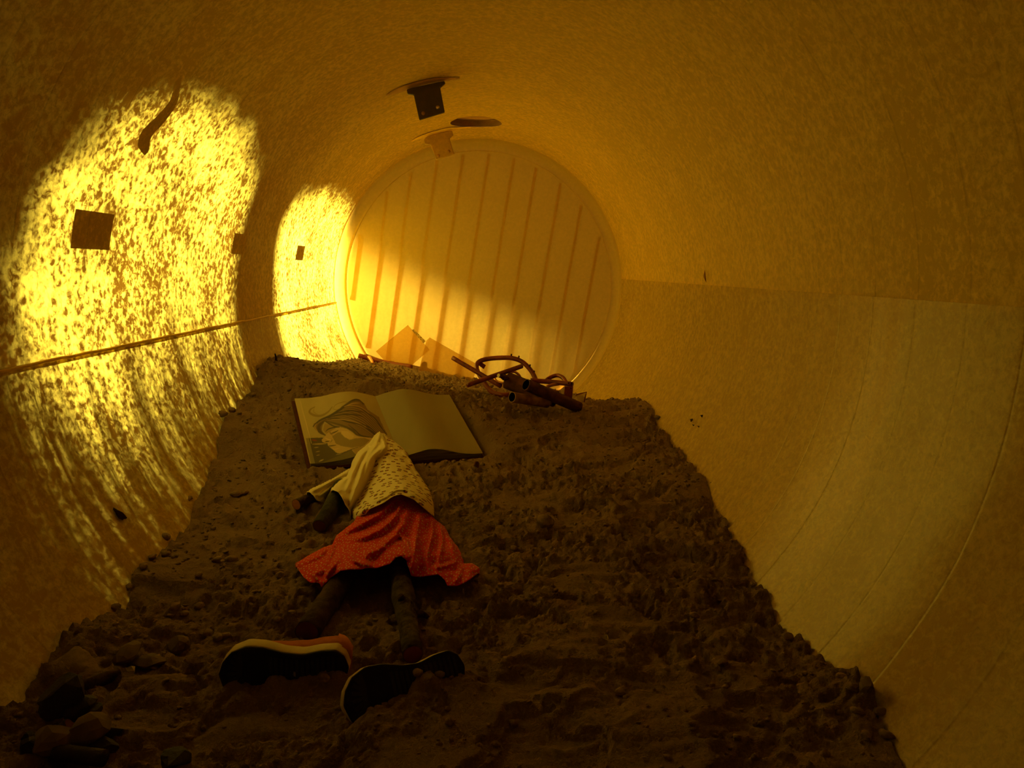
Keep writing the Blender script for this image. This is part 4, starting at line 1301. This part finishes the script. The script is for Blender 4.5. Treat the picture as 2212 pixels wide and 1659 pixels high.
p = LP[38]; v, f = box(p + np.array([0.016, -0.004, -0.016]), (0.016, 0, -0.012), (0, 0.003, 0), (0.006, 0, 0.010))
mk('gusset', v, f, M['red_paint'], parent=loop, smooth_shade=False)
bar('straight_tube', [(978, 773, 3.72), (1082, 834, 3.54)], 0.0118, 'red_paint', 'straight red tube slanting down to the loop from a free end in the air', hollow=0.75, n=12)
bar('straight_tube', [(1010, 832, 3.36), (1127, 791, 3.60)], 0.0118, 'red_paint', 'straight red tube rising from the sand across the loop to a bright cut end', end=(1,), n=12)
bar('bent_rod', [(1066, 812, 3.70), (1074, 824, 3.66), (1094, 827, 3.62), (1098, 812, 3.64), (1109, 803, 3.66), (1121, 810, 3.66), (1127, 824, 3.66)], 0.0065, 'copper', 'thin shiny coppery rod curled behind the rusty pipes', 'rod', n=60, seg=10)
def pipe(pts, r, mat, label, n=26, rough=0.0):
    o, P = bar('steel_pipe', pts, r, mat, label, 'pipe', n=n, hollow=0.86, seg=26, rough=rough)
    v, f = tube(P + 0.0 * P, r * 0.85, 26, caps=False)
    b = mk('bore', v, f, M['pipe_inside'], parent=o)
    T = P[1] - P[0]; T /= np.linalg.norm(T)
    v, f = disc_cap(P[6], -T, r * 0.845, 26)
    mk('bore_shade', v, f, M['pipe_inside'], parent=o)  # black disc stands in for the dark depth of the open bore
    return o
pipe([(1096, 822, 3.52), (1200, 862, 3.40)], 0.042, 'rust', 'wide rusty pipe with a torn end under the bright bolt', rough=0.06)
pipe([(1136, 831, 3.20), (1250, 880, 3.36)], 0.0275, 'rust', 'dark rusty pipe lying on top of the heap with its round mouth open')
pipe([(1106, 858, 3.14), (1182, 870, 3.28)], 0.0240, 'dusty_pipe', 'shorter dusty pipe on the sand under the dark rusty one')
bl_, BP = bar('bolt', [(1077, 811, 3.42), (1102, 819, 3.50)], 0.0095, 'rust', 'short bolt with a pale cut head beside the torn pipe end', 'bolt', end=(0,), n=6)
v, f = tube([BP[2], BP[3]], 0.016, 6); mk('nut', v, f, M['rust'], parent=bl_, smooth_shade=False)
fr = thing('scrap_bracket', 'broken red steel piece with bar, arch and upright plate at the heap end', 'scrap', at_y(1228, 862, 3.56))
P = np.array([at_y(x, y, Y) for x, y, Y in ((1146, 822, 3.64), (1190, 825, 3.62), (1237, 830, 3.56))])
v, f = tube(resample(P, 16), 0.0125, 12); mk('flat_bar', v, f, M['red_paint'], parent=fr)
P = np.array([at_y(x, y, Y) for x, y, Y in ((1176, 826, 3.66), (1186, 817, 3.68), (1203, 811, 3.68), (1216, 816, 3.64), (1224, 828, 3.58))])
v, f = tube(resample(P, 30), 0.0105, 12); mk('arch', v, f, M['red_paint'], parent=fr)
P = np.array([at_y(x, y, Y) for x, y, Y in ((1180, 836, 3.60), (1195, 831, 3.60), (1208, 829, 3.60))])
v, f = tube(resample(P, 10), [.009] * 10, 8); mk('tongue', v, f, M['copper'], parent=fr)
c0, c1 = at_y(1229, 834, 3.56), at_y(1226, 866, 3.56)
v, f = box((c0 + c1) / 2, (0.022, 0, 0), (0, 0.004, 0), (c0 - c1) / 2)
bevel(mk('foot_plate', v, f, M['red_paint'], parent=fr, smooth_shade=False), 0.004)
for px_, py_ in ((1228, 828), (1235, 829), (1233, 839)):
    p = at_y(px_, py_, 3.54); v, f = tube([p, p + np.array([0, 0.008, 0])], 0.0035, 8); mk('bolt_hole', v, f, M['hole_dark'], parent=fr)
def shard(name, pix, mat, label, h=(0.004, 0.010), th_=0.003, cat='shard', Y=None):
    P = np.array([G(x, y, h[1] if k % 2 else h[0]) if Y is None else at_y(x, y, Y) for k, (x, y) in enumerate(pix)])
    n_ = len(P)
    nrm = np.cross(P[1] - P[0], P[2] - P[0]); nrm /= np.linalg.norm(nrm)
    V = np.vstack([P - nrm * th_, P + nrm * th_])
    F = [tuple(range(n_)), tuple(range(2 * n_ - 1, n_ - 1, -1))] + [(k, n_ + k, n_ + (k + 1) % n_, (k + 1) % n_) for k in range(n_)]
    return tag(recalc(mk(name, V, F, M[mat], smooth_shade=False)), label, cat)
gs = shard('glass_shard', [(1244, 853), (1266, 848), (1263, 858), (1262, 872), (1250, 870)], 'glass', 'clear broken pane with a red edge stuck upright beside the heap', Y=3.42)
P = np.array([at_y(x, y, 3.415) for x, y in ((1243, 853), (1255, 850), (1267, 847), (1264, 858), (1262, 868))])
v, f = tube(P, 0.0035, 6); mk('edge', v, f, M['red_paint'], parent=gs)
rt, RP = bar('straight_tube', [(775, 768, 4.86), (800, 775, 4.86), (840, 785, 4.84), (890, 793, 4.80)], 0.0165, 'red_paint', 'dark red tube lying on the sunlit sand at the foot of the far end', end=None, n=30, seg=14)
P = np.array([at_y(x, y, Y) for x, y, Y in ((797, 772, 4.80), (802, 779, 4.72), (806, 787, 4.66))])
v, f = tube(resample(P, 8), np.linspace(.013, .010, 8), 10); mk('stub', v, f, M['copper'], parent=rt)
T = RP[0] - RP[1]; T /= np.linalg.norm(T); v, f = disc_cap(RP[0] + T * 0.001, T, 0.0155); mk('cut_end', v, f, M['copper'], parent=rt)

# ------------------------------------------------------------------ loose bits on the sand
def zs(x, y):
    return float(sand_z(np.array([x]), np.array([y]))[0])
def lump(name, px, py, size, mat, label, cat, seed, group=None, flat=0.7, rough=0.35, facets=0, sub=2, sink=0.3):
    g = G(px, py, 0.0)
    sz = np.broadcast_to(np.asarray(size, float), (3,))
    c = np.array([g[0], g[1], zs(g[0], g[1]) + sz[2] * flat * (1 - sink)])
    v, f = rock(c, size, seed, rough, sub, flat, facets)
    return tag(mk(name, v, f, M[mat], smooth_shade=facets == 0), label, cat, group)
lump('stone', 386, 1392, (.024, .024, .024), 'stone', 'round smooth stone with one broken dark corner between the shoe and the wall', 'stone', 1, flat=0.85, rough=0.12, facets=1)
lump('stone', 282, 1424, (.040, .024, .022), 'stone', 'angular ridge-backed stone beside the shiny yellow chip', 'stone', 2, facets=7, flat=0.8)
lump('stone', 330, 1436, (.036, .020, .018), 'stone', 'flat dark stone right of the ridge-backed stone', 'stone', 13, facets=5, flat=0.7)
lump('stone', 1868, 1536, (.017, .015, .02), 'stone', 'pointed stone on the crumbly sand edge in the near corner', 'stone', 5, facets=6, flat=1.0)
lump('stone', 918, 800, (.030, .024, .028), 'dark_lump', 'dark angular stone on the sunlit sand at the far end', 'stone', 7, facets=7, flat=1.0)
lump('clay_crumb', 1030, 1018, (.012, .010, .014), 'cut_red', 'small dark red crumb on the sand beside the open book', 'crumb', 3, flat=1.0, rough=0.6)
lump('stone', 1180, 1140, (.030, .022, .022), 'clod', 'lone dark lump in the pressed hollow right of the skirt', 'stone', 8, flat=0.9, rough=0.5)
shard('plastic_shard', [(576, 1011), (600, 1019), (622, 1025), (603, 1027), (588, 1020)], 'glass', 'long clear splinter lying on the sand left of the book')
shard('plastic_shard', [(661, 1004), (668, 1010), (677, 1020), (672, 1018), (664, 1011)], 'glass', 'tiny clear sliver on the sand below the corner of the book')
shard('plastic_shard', [(1303, 1352), (1309, 1368), (1320, 1416), (1314, 1404), (1306, 1380)], 'glass', 'upright clear splinter in the sand right of the shoes')
shard('plastic_shard', [(272, 1446), (283, 1442), (292, 1443), (290, 1452), (274, 1454)], 'bare_metal', 'small shiny yellow chip among the stones', h=(0.006, 0.016))
# dark rubbish in the near corner
nn = 'dark rubbish in the near corner'
lump('charred_lump', 140, 1545, (.050, .040, .040), 'dark_lump', 'biggest black charred lump in the near corner rubbish', 'lump', 21, nn, facets=5, flat=1.0)
for k, (x, y, sz) in enumerate(((178, 1560, .030), (120, 1560, .026), (165, 1535, .020), (225, 1615, .024), (85, 1625, .026), (245, 1590, .016), (210, 1560, .014), (60, 1600, .014), (130, 1600, .014))):
    lump('charred_lump', x, y, (sz, sz * 0.8, sz * 0.8), 'dark_lump', 'black crumbly lump among the near corner rubbish', 'lump', 30 + k, nn, facets=4, flat=0.9)
lump('stone', 200, 1598, (.034, .030, .028), 'stone', 'rounded brown stone among black lumps in the near corner', 'stone', 41, facets=2, flat=0.9)
lump('stone', 108, 1618, (.040, .030, .026), 'stone', 'blocky stone with a lit flat face in the near corner', 'stone', 42, facets=8, flat=0.9)
lump('stone', 382, 1650, (.030, .024, .024), 'dark_lump', 'half sunk black stone near the rubbish, apart from it', 'stone', 43, facets=4)
def tube_on_sand(name, pts, r, mat, label, cat, end=None, group=None):
    P = resample(np.array([G(x, y, h) for x, y, h in pts]), 14)
    v, f = tube(P, r, 14, rough=0.05)
    o = tag(mk(name, v, f, M[mat]), label, cat, group)
    if end:
        T = P[-1] - P[-2]; T /= np.linalg.norm(T)
        v, f = disc_cap(P[-1] + T * 0.0008, T, r * 0.9); mk('end_face', v, f, M[end], parent=o)
    return o
tube_on_sand('short_stick', [(256, 1456, .010), (210, 1472, .012), (166, 1489, .013)], 0.012, 'bark', 'short dark stick lying below the mud slab in the near corner', 'stick', 'stone')
tube_on_sand('short_stick', [(125, 1585, .012), (140, 1577, .018), (152, 1568, .024)], 0.014, 'dark_lump', 'stubby dark peg with a reddish end among black lumps', 'stick', 'cut_red')
tube_on_sand('short_stick', [(120, 1625, .010), (180, 1632, .010), (225, 1638, .010)], 0.013, 'dark_lump', 'long dark bar lying lowest in the near corner rubbish', 'stick')
# mud slab slumped against the wall
g = G(150, 1425, 0.012)
v, f = rock(g + np.array([0, 0, -0.008]), (.085, .06, .030), 77, 0.45, 3, 0.6, 4)
tag(mk('mud_slab', v, f, M['clod']), 'slumped slab of damp sand against the sunlit wall in the near corner', 'mud slab')

# pebbles and clods one can pick out
spots = [(340, 1168, .013), (358, 1166, .016), (405, 1085, .016), (528, 1058, .014), (508, 1064, .016), (470, 1220, .013), (500, 1222, .016), (607, 1250, .014), (600, 1238, .012), (430, 1302, .013), (380, 1318, .013), (400, 1322, .010), (450, 1356, .012), (488, 1368, .013), (470, 1372, .012), (600, 1340, .010), (632, 1328, .012), (360, 1200, .011), (330, 1212, .012), (310, 1240, .012), (280, 1270, .012), (430, 1258, .010), (460, 1130, .009), (250, 1310, .012), (640, 1468, .016), (700, 1478, .013), (760, 1480, .010), (905, 1500, .012), (950, 1492, .010), (830, 1530, .010),
         (1640, 1200, .012), (1540, 1050, .012), (1700, 1380, .013), (1815, 1500, .012), (1900, 1560, .011), (1915, 1600, .012), (1870, 1600, .011), (1850, 1560, .010), (1840, 1530, .010), (1380, 872, .018), (1420, 905, .016), (1340, 880, .012), (1060, 838, .020), (1000, 822, .014), (960, 812, .012), (1110, 1180, .012), (1210, 1012, .012), (620, 768, .030), (605, 778, .018), (555, 800, .028), (700, 775, .022), (735, 785, .018), (820, 790, .016), (480, 912, .020), (500, 890, .018), (545, 850, .016), (1310, 1140, .010), (1500, 1340, .012), (1560, 1440, .012), (1340, 1500, .012), (1210, 1490, .010), (1080, 1390, .010)]
def where(x, y):
    if y < 830: return 'lump of caked sand on the crest below the far end'
    if y > 1460 and x < 1000: return 'crumb of caked sand at the foot of the shoes'
    if x < 420 and y > 1150: return 'crumb of caked sand at the foot of the sunlit wall'
    if x < 560 and y < 1000: return 'lump of caked sand on the bank left of the open book'
    if x < 660: return 'crumb of caked sand on the open sand left of skirt and shoes'
    if x > 1800: return 'crumb of caked sand on the broken edge in the near shaded corner'
    if x > 1300 and y < 1000: return 'lump of caked sand on the bank below the scrap heap'
    return 'crumb of caked sand on the trodden sand right of the skirt'
for k, (x, y, sz) in enumerate(spots):
    lump('sand_clod', x, y, (sz, sz * 0.85, sz * 0.75), 'clod', where(x, y), 'clod', 100 + k, 'crumbs of caked sand', flat=0.8, rough=0.5, sub=2, sink=0.35)
# fine crumbs beyond counting
N = 5200
yy = 0.85 + 3.9 * rng.uniform(0, 1, N) ** 1.5
xx = rng.uniform(-0.93, 0.84, N)
dens = fbm(xx * 3.5 + 8, yy * 3.5, 3, 90) + 0.35 * smooth(0.45, 0.8, np.abs(xx)) + 0.12 * (xx < -0.25) + 0.2 * smooth(2.7, 3.2, yy)
keep = rng.uniform(0.35, 0.95, N) < dens
zz = sand_z(xx, yy)
keep &= np.hypot(xx, zz) < 0.975
inb = _bil(BOOKMASK, xx, yy) > 0.8
keep &= ~inb
dolls = [G(x, y) for x, y in ((860, 1060), (850, 1150), (720, 1060), (790, 1200), (930, 1210))]
for d in dolls:
    keep &= np.hypot(xx - d[0], (yy - d[1]) * 0.6) > 0.13
import bmesh as _b
bmx = _b.new(); _b.ops.create_icosphere(bmx, subdivisions=1, radius=1.0)
iv = np.array([w.co[:] for w in bmx.verts]); jf = [tuple(w.index for w in q.verts) for q in bmx.faces]; bmx.free()
V, F = [], []
for x, y, z in zip(xx[keep], yy[keep], zz[keep]):
    r_ = 0.0028 + 0.0055 * rng.uniform(0, 1) ** 3 + 0.001 * y / 3
    q = iv * (1 + 0.35 * rng.normal(size=(len(iv), 1))) * np.array([1, rng.uniform(.7, 1), rng.uniform(.5, .9)]) * r_
    o = len(V) * len(iv)
    V.append(q + np.array([x, y, z + r_ * 0.3])); F += [tuple(i + o for i in t) for t in jf]
tag(mk('sand_crumbs', np.vstack(V), F, M['clod'], parent=floor), 'fine crumbs of sand strewn over the sand bed', kind='stuff')

# specks on the walls
def speck(name, px, py, w, h, ang, mat, label, cat, r_w=0.985, group=None):
    p = on_wall(px, py, r_w)
    nrm = np.array([-p[0], 0, -p[2]]); nrm /= np.linalg.norm(nrm)
    ey = np.array([0, 1.0, 0]); ez = np.cross(nrm, ey)
    a, b = math.cos(ang) * ey + math.sin(ang) * ez, -math.sin(ang) * ey + math.cos(ang) * ez
    V = [p + nrm * 0.006]
    for k in range(12):
        t = 2 * math.pi * k / 12
        rr = 1 + 0.25 * math.sin(3 * t + px)
        V.append(p + a * w * rr * math.cos(t) + b * h * rr * math.sin(t) - nrm * 0.004)
    return tag(mk(name, V, [(0, 1 + k, 1 + (k + 1) % 12) for k in range(12)] + [tuple(range(12, 0, -1))], M[mat]), label, cat, group)
speck('dead_leaf', 262, 1110, .012, .022, 0.5, 'dead_leaf', 'small dark dead leaf stuck low on the sunlit wall', 'leaf')
for px_, py_, w in ((1493, 907, .007), (1515, 898, .005), (1497, 918, .003), (1508, 921, .003)):
    speck('mud_splash', px_, py_, w, w, 0, 'dead_leaf', 'dark fleck of mud splashed on the shaded wall above the sand', 'fleck', group='mud flecks on the shaded wall')
speck('scuff_mark', 1522, 597, .004, .026, 0.2, 'resin', 'thin brown scuff on the shaded wall near its joint', 'scuff')

P = resample(np.array([G(597, 783, 0.0), G(596, 772, 0.03), G(594, 764, 0.05)]), 10)
v, f = tube(P, np.linspace(0.007, 0.003, 10), 8, rough=0.2)
tag(mk('dry_twig', v, f, M['bark']), 'short dry twig poking out of the sand crest by the sunlit wall', 'twig')
